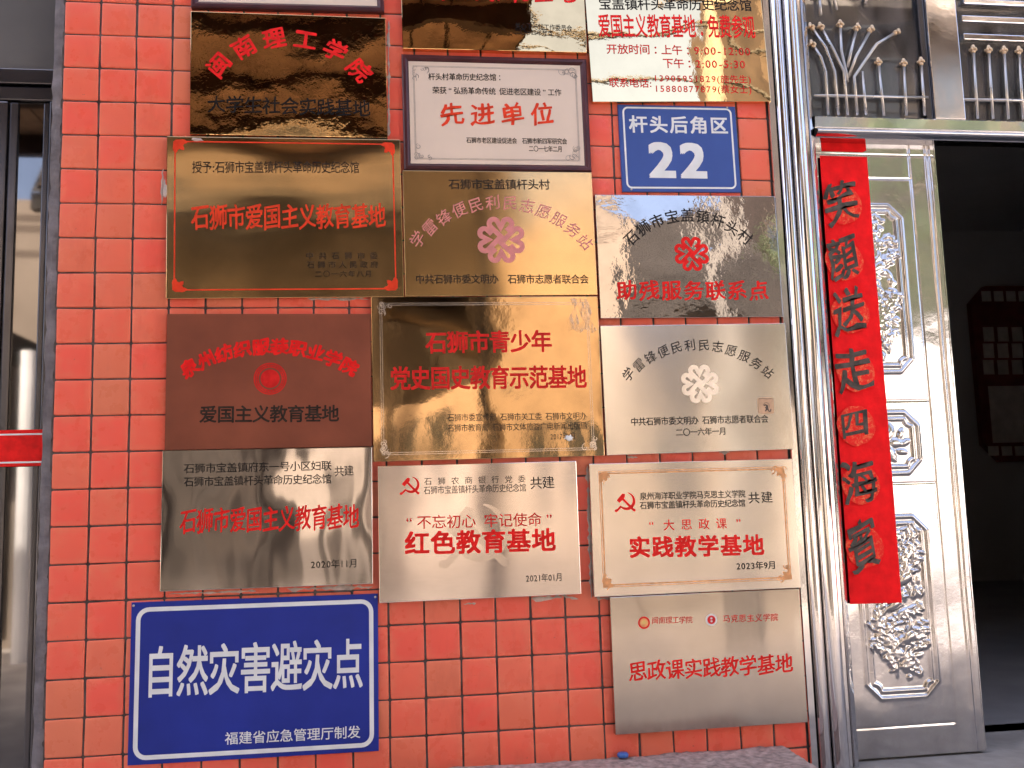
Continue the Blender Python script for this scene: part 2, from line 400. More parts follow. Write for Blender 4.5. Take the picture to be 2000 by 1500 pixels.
    def rect_path(s, il, it, ir, ib, r=0, seg=6, sub=10):
        x0, x1, y0, y1 = -s.w/2+il, s.w/2-ir, -s.h/2+ib, s.h/2-it
        if r <= 0:
            cs = [(x0, y0), (x1, y0), (x1, y1), (x0, y1)]; P = []
            for a, c in zip(cs, cs[1:]+cs[:1]): P += [(a[0]+(c[0]-a[0])*k/sub, a[1]+(c[1]-a[1])*k/sub) for k in range(sub)]
            return P
        P = []
        for cx, cy, a0 in ((x1-r, y0+r, -90), (x1-r, y1-r, 0), (x0+r, y1-r, 90), (x0+r, y0+r, 180)):
            P += [(cx+r*math.cos(R(a0+90*k/seg)), cy+r*math.sin(R(a0+90*k/seg))) for k in range(seg+1)]
        Q = []
        for a, c in zip(P, P[1:]+P[:1]):
            k_ = max(1, int(math.hypot(c[0]-a[0], c[1]-a[1])/.05)); Q += [(a[0]+(c[0]-a[0])*k/k_, a[1]+(c[1]-a[1])*k/k_) for k in range(k_)]
        return Q
    def knot(s, px, py, dpx, mat, width=.2, name='emblem', e=.0005):
        """four interlaced heart ribbons"""
        cx, cy = s.loc(px, py); q = s.loc(px+dpx/2, py); K = math.hypot(q[0]-cx, q[1]-cy)/.98
        mb = MB(); r0 = .19
        path = [(.20, -.06), (-.28-r0*.707, .68-r0*.707)]
        path += [(-.28+r0*math.cos(R(a)), .68+r0*math.sin(R(a))) for a in range(205, 44, -20)]
        path += [(0, .53)]
        path += [(.28+r0*math.cos(R(a)), .68+r0*math.sin(R(a))) for a in range(135, -46, -20)]
        path += [(.235, .375)]
        for k in range(4):
            c, sn_ = math.cos(k*math.pi/2), math.sin(k*math.pi/2)
            s.ribbon(mb, [(cx+K*(c*x-sn_*y), cy+K*(sn_*x+c*y)) for x, y in path], width*K, e=e)
        return mb.obj(name, mat, s.o)
    def hammer(s, px, py, dpx, mat, name='emblem', e=.0005):
        cx, cy = s.loc(px, py); q = s.loc(px+dpx/2, py); K = math.hypot(q[0]-cx, q[1]-cy)
        T = lambda x, y: (cx+K*x, cy+K*y)
        mb = MB(); arc = []; ww = []
        for k in range(25):
            a = R(78-206*k/24); rr = .80
            arc.append(T(.06+rr*math.cos(a), .10+rr*math.sin(a))); ww.append(K*(.04+.26*math.sin(math.pi*min(1, k/24*.80+.02))))
        s.ribbon(mb, arc, ww, e=e)
        s.ribbon(mb, [T(-.48, -.42), T(-.95, -.88)], K*.2, e=e+.00003)
        s.poly(mb, [T(-1.0+.17*math.cos(R(a)), -.86+.13*math.sin(R(a))) for a in range(0, 360, 30)], e=e+.00006)
        s.ribbon(mb, [T(-.36, .36), T(.80, -.86)], K*.23, e=e+.00009)
        s.poly(mb, [T(.84+.14*math.cos(R(a)), -.86+.14*math.sin(R(a))) for a in range(0, 360, 30)], e=e+.00012)
        s.poly(mb, [T(-.92, .16), T(-.62, -.10), T(-.02, .52), T(-.10, .62), T(.02, .72), T(-.30, .84)], e=e+.00015)
        return mb.obj(name, mat, s.o)
    def blob(s, px, py, rx, ry, mat, name='dried_glue', seedk=0, lobes=16, e=.0008):
        mb = MB(); cx, cy = s.loc(px, py); sc = (Vector(s.loc(px+1, py))-Vector((cx, cy))).length
        pr = random.Random(seedk); P = []
        for k in range(lobes):
            a = 2*math.pi*k/lobes; q = pr.uniform(.6, 1.15); P.append((cx+rx*sc*q*math.cos(a), cy+ry*sc*q*math.sin(a)))
        top = -s.t-e
        V = [(p[0], -s.t-.0002, p[1]) for p in P]+[(cx+(p[0]-cx)*.7, top-.001, cy+(p[1]-cy)*.7) for p in P]+[(cx, top-.0015, cy)]
        F = [(k, (k+1) % lobes, lobes+(k+1) % lobes, lobes+k) for k in range(lobes)]+[(lobes+k, lobes+(k+1) % lobes, 2*lobes) for k in range(lobes)]
        mb.add(V, F); return mb.obj(name, mat, s.o, True)
    def glue(s, x0, y0, x1, y1, w, seedk=0, name='dried_glue'):
        """ragged bead of dried glue squeezed out along an edge, on the wall"""
        pr = random.Random(seedk); a = s.inv @ at(x0, y0, -.001); c = s.inv @ at(x1, y1, -.001); sc = (s.inv @ at(x0+1, y0, -.001) - a).length
        d = (c-a); L = d.length; d.normalize(); nr = Vector((-d.z, 0, d.x)); N = max(6, int(L/.012)); V = []; F = []; wd = w*sc/2
        for i in range(N+1):
            e = wd*pr.uniform(.25, 1.2)*(1 if 0 < i < N else .2); q = a+d*(L*i/N)+nr*wd*pr.uniform(-.3, .3)
            V += [(q.x-nr.x*e, .0008, q.z-nr.z*e), (q.x, -.003*pr.uniform(.4, 1), q.z), (q.x+nr.x*e, .0008, q.z+nr.z*e)]
        for i in range(N):
            for k in (0, 1): F.append((3*i+k, 3*i+k+1, 3*i+k+4, 3*i+k+3))
        mb = MB(); mb.add(V, F); return mb.obj(name, M['glue'], s.o, True)
    def scroll(s, mb, x, y, sx, sy, size, w, seedk=3):
        """corner scrollwork grown from a corner point"""
        pr = random.Random(seedk)
        for k in range(9):
            r0 = size*pr.uniform(.10, .28); cx = x+sx*size*pr.uniform(.1, .95)*(1 if k % 2 else .35); cy = y+sy*size*pr.uniform(.1, .95)*(.35 if k % 2 else 1)
            a0 = pr.uniform(0, 6.28); P = []
            for i in range(12):
                q = a0+i*.5; rr = r0*(1-i/15); P.append((cx+rr*math.cos(q), cy+rr*math.sin(q)))
            s.ribbon(mb, P, w*pr.uniform(.7, 1.5))
    def petals(s, mb, x, y, sx, sy, size):
        for a, ln in ((8, 1.0), (45, 1.05), (82, 1.0), (26, .8), (64, .8)):
            d = Vector((sx*math.cos(R(a)), sy*math.sin(R(a)))); nrm = Vector((-d.y, d.x)); P = []
            for k in range(14):
                t = 2*math.pi*k/14; q = Vector((x, y))+d*(size*ln*(.55-.5*math.cos(t)))+nrm*(size*.17*math.sin(t)*(1+.25*math.cos(3*t))); P.append((q.x, q.y))
            if sx*sy < 0: P = P[::-1]
            s.poly(mb, P, .0005+.0001*(a % 3))

T = .018
KAI = dict(slant=.10, wob=.022, style='brush')
# 1 dark brass mirror plaque, top left
p = Plaque('plaque', [(374.3,20.7),(755,36),(755,268),(369,263)], T, metal('dark_brass_mirror', BRASS, 0.012, warp=0.0028, wscale=5.5, crumple=0.0006, cscale=22, dirt=.3),
           'dark mirror brass plaque with an arch of thick red brush characters over black ones', 'plaque', .003, .0012)
p.arc('lettering', '闽南理工学院', (428,128), (566,75), (701,138), 37, M['red'], .030, .08, .03, 1.05)
p.line('lettering', '大学生社会实践基地', 406, 203.5, 722, 213, 31, M['black'], .014, **KAI)
p.glue(759, 40, 759, 266, 7, 1); p.glue(420, 265.5, 640, 267.5, 5, 2)
# 2 large satin brass plaque with red border
p = Plaque('plaque', [(329,267),(784,272),(786,580.5),(321,582.5)], T, metal('satin_brass', BRASS, 0.12, aniso=0.9, warp=.0014, wscale=4, wstretch=(.5, 1, 2.2), brush='h', dirt=.25, arot=0),
           'large satin brass plaque with thin red border and red flowers in its corners', 'plaque', .002, .0009)
p.line('lettering', '授予:石狮市宝盖镇杆头革命历史纪念馆', 376, 327, 701, 327.5, 22, M['faded_black'], .008)
p.line('lettering', '石狮市爱国主义教育基地', 375, 425, 752, 423, 45, M['orange_red'], .022, **KAI)
p.line('lettering', '中共石狮市委', 598, 500, 737, 500, 13, M['faded_black'], .006)
p.line('lettering', '石狮市人民政府', 600, 517.5, 738, 517, 13, M['faded_black'], .006)
p.line('lettering', '二〇一六年八月', 615, 535.5, 726, 535, 12, M['faded_black'], .006)
mb = MB(); p.ribbon(mb, p.rect_path(.024, .016, .0235, .026), .0042, True)
for sx, sy, il, it in ((1, -1, .024, .016), (-1, -1, .0235, .016), (1, 1, .024, .026), (-1, 1, .0235, .026)):
    p.petals(mb, -sx*(p.w/2-il+.003), -sy*(p.h/2-it+.003), sx, sy, .038)
mb.obj('border', M['orange_red'], p.o)
p.blob(322, 370, 4, 22, M['glue'], seedk=2); p.blob(386, 273, 12, 5, M['glue'], seedk=4)
p.glue(318, 330, 316, 400, 9, 6); p.glue(600, 584, 720, 584, 7, 5)
# 3 brass mirror plaque cut by the top edge
p = Plaque('plaque', [(780,-140),(1138,-128),(1143,104),(786,93)], .022, metal('brown_brass_mirror', BRASS, 0.012, warp=.0016, wscale=5, crumple=.0002, cscale=18, dirt=.2),
           'brass mirror plaque directly above the cream framed certificate, cut off by the top edge', 'plaque', .002, .0010)
p.line('lettering', '关心下一代工作委员会', 1006, 51, 1117, 56, 12, M['black'], .006)
p.line('lettering', '二〇一四年元旦', 1006, 62.5, 1079, 66, 10, M['black'], .006)
p.line('lettering', '青少年教育基地', 818, -26, 1124, -16, 46, M['red'], .024, **KAI)
# 4 opening hours plaque
p = Plaque('plaque', [(1143,-70),(1487,-66),(1500,199),(1152,198)], .02, metal('bright_brass_mirror', (.90, .66, .36), 0.015, warp=.0010, wscale=5, crumple=.00012, cscale=14, dirt=.1),
           'gleaming brass plaque listing opening hours and telephone numbers', 'plaque', .002, .0008)
p.line('lettering', '石狮市', 1160, -22, 1240, -21, 22, M['black'], .01)
p.line('lettering', '宝盖镇杆头革命历史纪念馆', 1170, 8, 1467, 11, 22, M['black'], .012)
p.line('lettering', '爱国主义教育基地：免费参观', 1169, 51, 1473, 54, 42, M['red'], .016)
p.line('lettering', '开放时间：上午：9:00-12:00', 1185, 96, 1465, 101, 18, M['dred'], .012)
p.line('lettering', '下午：2:00-5:30', 1295, 124, 1455, 126, 18, M['dred'], .012)
p.line('lettering', '联系电话:', 1190, 161.5, 1273, 163, 17, M['dred'], .01)
p.line('lettering', '13905951829(施先生)', 1276, 153, 1466, 155.5, 15, M['dred'], .008)
p.line('lettering', '15880877879(蔡女士)', 1278, 173, 1467, 175.5, 15, M['dred'], .008)

def screw(pl, px, py, r_=.0035, mat='tube'):
    u, v = pl.loc(px, py); mb = MB(); n_ = 12; y0 = -pl.t-.0002; V = []
    for rr, yy in ((r_, y0), (r_, y0-.0012), (r_*.6, y0-.002), (0.0003, y0-.0022)): V += [(u+rr*math.cos(i*6.2832/n_), yy, v+rr*math.sin(i*6.2832/n_)) for i in range(n_)]
    mb.add(V, [(a*n_+i, a*n_+(i+1) % n_, (a+1)*n_+(i+1) % n_, (a+1)*n_+i) for a in range(3) for i in range(n_)]); return mb.obj('screw', M[mat], pl.o, True)
def frame_mesh(w, h, fw, t, inner_t):
    mb = MB()
    prof = [(0, 0), (0, -t+.004), (.004, -t), (fw*.55, -t), (fw-.004, -t+.004), (fw, -inner_t)]
    rings = []
    for ins, y in prof:
        rings.append(len(mb.v)); x, z = w/2-ins, h/2-ins
        mb.v += [(-x, y, -z), (x, y, -z), (x, y, z), (-x, y, z)]
    for a, c in zip(rings, rings[1:]):
        for k in range(4):
            mb.f.append((a+k, a+(k+1) % 4, c+(k+1) % 4, c+k)); mb.m.append(0)
    return mb
class Framed(Plaque):
    def body(s, name, mat, grid):
        s.fw = s.fw_; o = frame_mesh(s.w, s.h, s.fw, s.t+.006, s.t-.002).obj(name, mat); return o
    fw_ = .022
# 5 framed cream certificate
p = Framed('certificate', [(787.4,106.5),(1147.8,116.7),(1152,335.5),(786,332)], .014, M['maroon'],
           'cream certificate with four large red characters in a dark maroon wooden frame', 'certificate', 0, 0, group='framed certificates')
mb = MB(); W_, H_ = p.w/2-.0215, p.h/2-.0215; mb.box((-W_, -.014, -H_), (W_, -.004, H_)); mb.obj('plate', M['cream'], p.o)
p.line('lettering', '杆头村革命历史纪念馆：', 837, 150, 982, 151.5, 13, M['black'], .012)
p.line('lettering', '荣获“弘扬革命传统 促进老区建设”工作', 845, 176.5, 1096, 181, 13, M['black'], .010)
p.line('lettering', '先进单位', 861, 224, 1080, 223.5, 40, M['orange_red'], .022, slant=.14, wob=.03)
p.line('lettering', '石狮市老区建设促进会　石狮市新四军研究会', 911, 274, 1107, 276.5, 11, M['black'], .012)
p.line('lettering', '二〇一七年二月', 1033, 290.5, 1098, 291.5, 11, M['black'], .012)
mb = MB()
for ins in (.036, .039): p.ribbon(mb, p.rect_path(ins, ins, ins, ins), .0011, True)
for sx, sy in ((1, -1), (-1, -1), (1, 1), (-1, 1)): p.scroll(mb, -sx*(p.w/2-.035), -sy*(p.h/2-.035), sx, sy, .05, .0016, 5+sx+2*sy)
mb.obj('border', M['grey_ink'], p.o)
# frame cut by the top edge
p = Framed('certificate', [(372,-180),(745,-170),(750,26),(373.5,13)], .016, M['maroon'],
           'framed certificate at the top left of which only the bottom rail shows', 'certificate', 0, 0, group='framed certificates')
mb = MB(); mb.box((-p.w/2+.0215, -.014, -p.h/2+.0215), (p.w/2-.0215, -.004, p.h/2-.0215)); mb.obj('plate', M['cream'], p.o)
# 6 house number
p = Plaque('house_number_sign', [(1208.8,205.5),(1437,206.8),(1446,377),(1213.7,373)], .008, M['bluesign2'],
           'small blue house number sign with a large white 22', 'sign', .0005, .0002, group='blue street signs', grid=(8, 6))
p.line('lettering', '杆头后角区', 1230, 243, 1420, 246, 31, M['white'], .022, style='square')
p.line('lettering', '22', 1266, 311, 1380, 313, 82, M['white'], .032, fat=1.3, style='square')
mb = MB(); p.ribbon(mb, p.rect_path(.017, .010, .017, .014, .016), .006, True); mb.obj('border', M['white'], p.o)
screw(p, 1233, 370); screw(p, 1420, 210)
# 7 brass volunteer plaque
p = Plaque('plaque', [(788,332.7),(1157,336.8),(1165.7,576),(790,579)], T, metal('brushed_brass', (.66, .43, .195), 0.15, aniso=0.95, warp=.0004, wscale=3, brush='h', dirt=.15, arot=0.25),
           'brushed brass plaque with a pink knotted heart emblem under pink arched writing', 'plaque', .0015, .0004)
p.line('lettering', '石狮市宝盖镇杆头村', 877, 360, 1073, 361, 19, M['faded_black'], .014)
p.arc('lettering', '学雷锋便民利民志愿服务站', (816,468), (977.5,396), (1142,473), 26, M['pink'], .004, .12, .02)
p.knot(978.5, 468.6, 92, M['pink'], .21)
p.line('lettering', '中共石狮市委文明办　石狮市志愿者联合会', 812, 545.5, 1149, 545.5, 17, M['faded_black'], .014)
# 8 silver wrinkled plaque
p = Plaque('plaque', [(1162,380.6),(1514.8,382.7),(1528.5,619.3),(1172.5,621.4)], T, metal('wrinkled_steel_mirror', (.46, .425, .40), 0.02, warp=0.002, wscale=5, crumple=.0007, cscale=16, dirt=.2),
           'wavy mirror steel plaque with a red knotted heart emblem under black arched writing', 'plaque', .002, .0012)
p.arc('lettering', '石狮市宝盖镇杆头村', (1233.4,465), (1343.7,421), (1455,463), 25, M['black'], .010)
p.knot(1350.6, 496, 67, M['red'], .19)
p.line('lettering', '助残服务联系点', 1206, 568, 1499, 568, 35, M['red'], .026, **KAI)
# 9 copper plaque
p = Plaque('plaque', [(326,613),(724.6,613),(725.7,871.6),(322,879.3)], T, M['copper'],
           'matt copper brown plaque with a red round seal under a red arch of characters', 'plaque', .001, .0006)
p.arc('lettering', '泉州纺织服装职业学院', (370.4,719.5), (526.6,677), (682,716.5), 29, M['red'], .045, .08, .03, 1.05)
p.line('lettering', '爱国主义教育基地', 391, 810, 661, 808, 31, M['faded_black'], .022)
mb = MB(); c_ = p.loc(527.7, 739.6); k_ = Vector(p.loc(559.7, 739.6))-Vector(c_); k_ = k_.length
circ = lambda r, n_=40: [(c_[0]+r*k_*math.cos(2*math.pi*i/n_), c_[1]+r*k_*math.sin(2*math.pi*i/n_)) for i in range(n_)]
for r_ in (.97, .86, .74): p.ribbon(mb, circ(r_), .07*k_, True)
for i in range(26):
    a = 2*math.pi*i/26; p.poly(mb, [(c_[0]+k_*(.80*math.cos(a)+.035*math.cos(t_)), c_[1]+k_*(.80*math.sin(a)+.035*math.sin(t_))) for t_ in (0, 1.57, 3.14, 4.71)], .0007)
p.poly(mb, circ(.58), .0006); mb.obj('seal', M['dred'], p.o)
# 10 large brass mirror plaque
p = Plaque('plaque', [(726,580.6),(1167.7,578),(1180.6,890.8),(728,901.4)], .02, metal('brass_mirror', (.50, .33, .17), 0.05, warp=.0022, wscale=4.2, crumple=0.0003, cscale=12, dirt=.2),
           'largest mirror brass plaque with two rows of red characters inside a thin silver double line', 'plaque', .003, .0014)
p.line('lettering', '石狮市青少年', 833, 670, 1076, 667, 40, M['dred'], .022, style='square')
p.line('lettering', '党史国史教育示范基地', 764, 740, 1144, 737, 42, M['dred'], .022, style='square')
p.line('lettering', '石狮市委宣传部 石狮市关工委 石狮市文明办', 874, 816, 1145, 812.5, 14, M['faded_black'], .004)
p.line('lettering', '石狮市教育局 石狮市文体旅游广电新闻出版局', 874, 836.5, 1146, 831.5, 14, M['faded_black'], .004)
p.line('lettering', '2017年1月', 1075, 853, 1124, 851.5, 13, M['faded_black'], .004)
mb = MB()
for ins in (.026, .032): p.ribbon(mb, p.rect_path(ins, ins-.006, ins+.006, ins-.006), .0014, True)
for sx, sy in ((1, -1), (1, 1), (-1, 1)): p.scroll(mb, -sx*(p.w/2-.022), -sy*(p.h/2-.018), sx, sy, .05, .0022, 15+sx+2*sy)
mb.obj('border', M['silverline'], p.o)
p.blob(1111, 855, 11, 7, M['white'], 'paint_chip', 9)
BIG = p
# 11 silver volunteer plaque
p = Plaque('plaque', [(1172.6,635.8),(1535,631.5),(1550,877),(1184.4,890)], T, metal('brushed_pale_steel', (.70, .65, .58), 0.17, aniso=0.9, warp=.0005, wscale=3, brush='h', crumple=.00006, cscale=40, dirt=.12, arot=0.25),
           'pale brushed steel plaque with a colourless embossed heart knot and a peach sticker on it', 'plaque', .001, .0005)
p.arc('lettering', '学雷锋便民利民志愿服务站', (1227.4,731.5), (1360,674), (1498.5,727), 21, M['black'], .004, .12, .02)
p.knot(1367, 749.8, 72, M['emboss'], .22, 'emblem')
p.line('lettering', '中共石狮市委文明办 石狮市志愿者联合会', 1232.5, 824, 1500, 818, 15, M['black'], .012)
p.line('lettering', '二〇一六年一月', 1320, 845, 1418, 842, 14, M['black'], .012)
p.glue(1225, 893, 1245, 892, 10, 14); p.glue(1405, 884, 1425, 883, 7, 15)
SILVER = p
# 12 silver plaque 2020
p = Plaque('plaque', [(317,880),(727,872.7),(728,1140.6),(312.3,1155.5)], T, metal('satin_dark_steel', (.49, .45, .42), 0.08, aniso=0.95, warp=.0022, wscale=5.5, wstretch=(1.4, 1, .35), brush='h', dirt=.2, arot=0.25),
           'dark satin steel plaque dated 2020 above the large blue sign', 'plaque', .002, .0016)
p.line('lettering', '石狮市宝盖镇府东一号小区妇联', 360, 915.5, 647, 909.5, 18, M['black'], .010)
p.line('lettering', '石狮市宝盖镇杆头革命历史纪念馆', 360, 941.5, 647, 935.5, 18, M['black'], .010)
p.line('lettering', '共建', 654, 921, 690, 919, 19, M['black'], .006)
p.line('lettering', '石狮市爱国主义教育基地', 353, 1018.7, 700, 1009.5, 45, M['red'], .020, **KAI)
p.line('lettering', '2020年11月', 607, 1103, 698, 1100, 16, M['black'], .010)
p.glue(330, 1160, 500, 1154, 8, 7); p.glue(560, 1151, 728, 1146, 9, 8)
# 13 silver plaque 2021
p = Plaque('plaque', [(737.6,910.4),(1126,900),(1134.7,1160.5),(741,1178)], T, metal('satin_pink_steel', (.70, .62, .57), 0.13, aniso=0.8, warp=.0005, wscale=3, brush='h', dirt=.1, arot=0.25),
           'steel plaque dated 2021 with a faint grey emblem behind its bold red characters', 'plaque', .001, .0005)
p.hammer(931, 1043, 128, M['wm'], 'watermark', e=.0002)
p.hammer(801.4, 948, 36, M['red'], 'emblem')
p.line('lettering', '石狮农商银行党委', 829, 940.5, 1026, 935.5, 13.5, M['black'], .002)
p.line('lettering', '石狮市宝盖镇杆头革命历史纪念馆', 828, 958, 1027, 952.5, 15, M['black'], .004)
p.line('lettering', '共建', 1036, 944, 1082, 942, 23, M['black'], .004)
p.line('lettering', '“不忘初心 牢记使命”', 786, 1021.5, 1085, 1014, 25, M['dred'], .006)
p.line('lettering', '红色教育基地', 793, 1062.5, 1083, 1055, 42, M['red'], .028, style='square')
p.line('lettering', '2021年01月', 1027, 1130, 1098, 1127, 15, M['black'], .010)
p.glue(1038, 1169, 1098, 1166, 13, 9); p.glue(1095, 1163, 1130, 1170, 6, 10); p.glue(905, 1180, 930, 1178, 6, 12)
# 14 silver plaque 2023
p = Plaque('plaque', [(1151,906.4),(1549,895.6),(1562.4,1148.6),(1160,1166)], .024, metal('satin_beige_steel', (.72, .65, .58), 0.16, aniso=0.8, warp=.0004, wscale=3, brush='h', dirt=.1, arot=0.25),
           'steel plaque dated 2023 with an orange double border and orange corner flowers', 'plaque', .001, .0004)
p.hammer(1222, 980, 38, M['red'], 'emblem')
p.line('lettering', '泉州海洋职业学院马克思主义学院', 1250, 969.5, 1455, 964.5, 14, M['black'], .014)
p.line('lettering', '石狮市宝盖镇杆头革命历史纪念馆', 1250, 987.5, 1455, 982.5, 14, M['black'], .014)
p.line('lettering', '共建', 1462, 973, 1508, 971, 21, M['black'], .006)
p.line('lettering', '“大思政课”', 1262, 1027, 1452, 1021.5, 20, M['red'], .008)
p.line('lettering', '实践教学基地', 1230, 1070, 1490, 1065, 38, M['red'], .028, style='square')
p.line('lettering', '2023年9月', 1438, 1106, 1515, 1103.5, 15, M['black'], .014)
p.glue(1147, 910, 1156, 1168, 9, 11); p.glue(1165, 1169, 1190, 1168, 8, 13)
mb = MB()
for ins, w_ in ((.030, .0022), (.036, .004)): p.ribbon(mb, p.rect_path(ins, ins-.005, ins, ins-.002), w_, True)
for sx, sy in ((1, -1), (-1, -1), (1, 1), (-1, 1)):
    p.scroll(mb, -sx*(p.w/2-.030), -sy*(p.h/2-.028), sx, sy, .042, .0026, 25+sx+2*sy); p.petals(mb, -sx*(p.w/2-.032), -sy*(p.h/2-.029), sx, sy, .030)
mb.obj('border', M['orange'], p.o)
# 15 lowest steel plaque
p = Plaque('plaque', [(1192.6,1167),(1562.4,1149),(1576.4,1411.3),(1201,1435)], .026, metal('brushed_brown_steel', (.54, .475, .41), 0.1, aniso=0.92, warp=0.0014, wscale=5, wstretch=(1.5, 1, .3), brush='h', dirt=.1, arot=0.25),
           'lowest steel plaque with two small round badges and a row of red brush characters', 'plaque', .001, .0006)
for nm, bx, by, d_, cols in (('badge', 1257.7, 1216.3, 23, ('red', 'orange', 'yellow')), ('badge', 1389.3, 1210.5, 22, ('white', 'dred', 'white'))):
    if 'yellow' not in M: M['yellow'] = plain('yellow_enamel', (.80, .52, .16), .4, .1, 60)
    c_ = p.loc(bx, by); k_ = (Vector(p.loc(bx+d_/2, by))-Vector(c_)).length
    circ = lambda r, n_=28: [(c_[0]+r*k_*math.cos(2*math.pi*i/n_), c_[1]+r*k_*math.sin(2*math.pi*i/n_)) for i in range(n_)]
    mb = MB(); p.poly(mb, circ(1), .0005); mb.cm = 1; p.poly(mb, circ(.72), .0007); mb.cm = 2
    if cols[0] == 'red':
        p.poly(mb, [(c_[0]+k_*x, c_[1]+k_*y) for x, y in ((-.52,-.12),(-.2,-.2),(.2,-.2),(.52,-.12),(.45,.25),(.15,.45),(-.15,.45),(-.45,.25))], .0009)
    else:
        for yy in (.24, -.24): p.poly(mb, [(c_[0]+k_*.2*math.cos(i*.5236), c_[1]+k_*(yy+.17*math.sin(i*.5236))) for i in range(12)], .0009)
    mb.obj(nm, None, p.o, mats=[M[c] for c in cols])
p.line('lettering', '闽南理工学院', 1273, 1212, 1352, 1210.5, 13, M['dred'], .004, **KAI)
p.line('lettering', '马克思主义学院', 1412, 1209, 1519, 1205.5, 14, M['dred'], .006, **KAI)
p.line('lettering', '思政课实践教学基地', 1229, 1312.5, 1547, 1296, 36, M['red'], .018, **KAI)
# 16 large blue sign
p = Plaque('shelter_sign', [(256.5,1177),(739,1159.5),(739,1467),(249,1495.6)], .008, M['bluesign'],
           'large blue sign with a thick white rounded border and tall white characters', 'sign', .0008, .0004, group='blue street signs', grid=(8, 6))
p.line('lettering', '自然灾害避灾点', 285, 1315, 707, 1297, 92, M['white'], .014, style='square')
p.line('lettering', '福建省应急管理厅制发', 440.5, 1443, 703, 1429.5, 23, M['white'], .008, style='square')
mb = MB(); p.ribbon(mb, p.rect_path(.020, .021, .020, .019, .030), .0125, True); mb.obj('border', M['white'], p.o)
screw(p, 261, 1183); screw(p, 733, 1166)

# things stuck on plaques
mb = MB(); c_ = SILVER.mw @ Vector((*[SILVER.loc(1495.5, 792.5)[0]], 0, SILVER.loc(1495.5, 792.5)[1]))
M['peach'] = plain('peach_paper', (.58, .37, .22), .7, .12, 40)
s_ = .026; rr = .007
ol = []
for cx, cz, a0 in ((s_-rr, -s_+rr, -90), (s_-rr, s_-rr, 0), (-s_+rr, s_-rr, 90), (-s_+rr, -s_+rr, 180)):
    ol += [(cx+rr*math.cos(R(a0+30*k)), cz+rr*math.sin(R(a0+30*k))) for k in range(4)]
N_ = len(ol); mb.add([(x, -.0012, z) for x, z in ol]+[(x, 0, z) for x, z in ol], [tuple(range(N_))]+[(k, N_+k, N_+(k+1) % N_, (k+1) % N_) for k in range(N_)])
st = mb.obj('sticker', M['peach']); st.location = (c_.x, -T-.0016, c_.z)
tag(st, 'small square peach sticker with a dark scribble on the pale steel plaque', 'sticker')
mb = MB()
for P_, w_ in (([(-.009, .002), (-.004, .009), (.004, .010), (.010, .004), (.010, -.006)], .0012), ([(-.008, .001), (.001, .003), (.002, -.010), (-.004, -.018)], .004),
               ([(.004, .002), (.006, -.012), (.009, -.019), (.014, -.018), (.015, -.011)], .0036), ([(-.022, .022), (-.012, .0235), (.004, .0215), (.02, .023)], .0013), ([(-.004, -.004), (.004, -.014)], .003)):
    for a, c in zip(P_, P_[1:]):
        d = Vector((c[0]-a[0], c[1]-a[1])).normalized(); nx_, nz_ = -d.y*w_/2, d.x*w_/2
        mb.add([(a[0]-nx_, -.0016, a[1]-nz_), (c[0]-nx_, -.0016, c[1]-nz_), (c[0]+nx_, -.0016, c[1]+nz_), (a[0]+nx_, -.0016, a[1]+nz_)], [(0, 1, 2, 3)])
mb.obj('scribble', M['ink'], st)
c_ = BIG.loc(1134, 615); mb = MB(); nx, ny = 22, 26; V = []; F = []
for j in range(ny+1):
    for i in range(nx+1):
        a, c = i/nx-.5, j/ny-.5; wd = .055+.045*max(0, .3-c)
        u, v = a*wd+.004*math.sin(9*c), c*.105+.006*math.sin(14*a)*(.5-c)
        V.append((u, -BIG.t-.0016-BIG.f(c_[0]+u, c_[1]+v)-.0010*abs(math.sin(17*a+5*c)+math.sin(13*c-8*a)), v))
for j in range(ny):
    for i in range(nx): F.append((j*(nx+1)+i, j*(nx+1)+i+1, (j+1)*(nx+1)+i+1, (j+1)*(nx+1)+i))
tp = mesh_obj('tape', V, F, M['tape'], smooth=True); w3 = BIG.mw @ Vector((c_[0], 0, c_[1])); tp.location = (w3.x, 0, w3.z)
tag(tp, 'crumpled clear tape stuck over the top right corner of the largest brass plaque', 'tape')

# ------------------------------------------------------------------ tiled wall
P = .107; Z0 = 3.06
mb = MB()
for c in range(21):
    for k in range(-4, 28):
        x0, x1 = c*P, (c+1)*P; z1, z0 = Z0-k*P, Z0-(k+1)*P
        gx, gz = .0028, .0021
        j = lambda: rng.normal(0, .0006)
        q = [(x0+gx+j(), z0+gz+j()), (x1-gx+j(), z0+gz+j()), (x1-gx+j(), z1-gz+j()), (x0+gx+j(), z1-gz+j())]
        cx, cz = (x0+x1)/2, (z0+z1)/2; tx, tz = rng.normal(0, .006), rng.normal(0, .006); base = rng.normal(0, .0003)
        V = []
        # rounded corners
        def corner(ins, y):
            out = []
            for (px, pz), (sx, sz) in zip(q, ((1, 1), (-1, 1), (-1, -1), (1, -1))):
                r_ = .004; ox, oz = px+sx*ins, pz+sz*ins
                seq = [(ox, oz+sz*r_), (ox+sx*r_*.3, oz+sz*r_*.3), (ox+sx*r_, oz)]
                if sx*sz < 0: seq = seq[::-1]
                out += [(a, y+base+(a-cx)*tx+(b_-cz)*tz, b_) for a, b_ in seq]
            return out
        rings = [corner(0, .0055), corner(.0002, .0022), corner(.0014, .0006), corner(.0038, 0)]
        for r_ in rings: V += r_
        F = []
        for a in range(3):
            for i in range(12): F.append((a*12+i, a*12+(i+1) % 12, (a+1)*12+(i+1) % 12, (a+1)*12+i))
        F.append(tuple(36+i for i in range(12)))
        mb.add(V, F)
mb.cm = 1
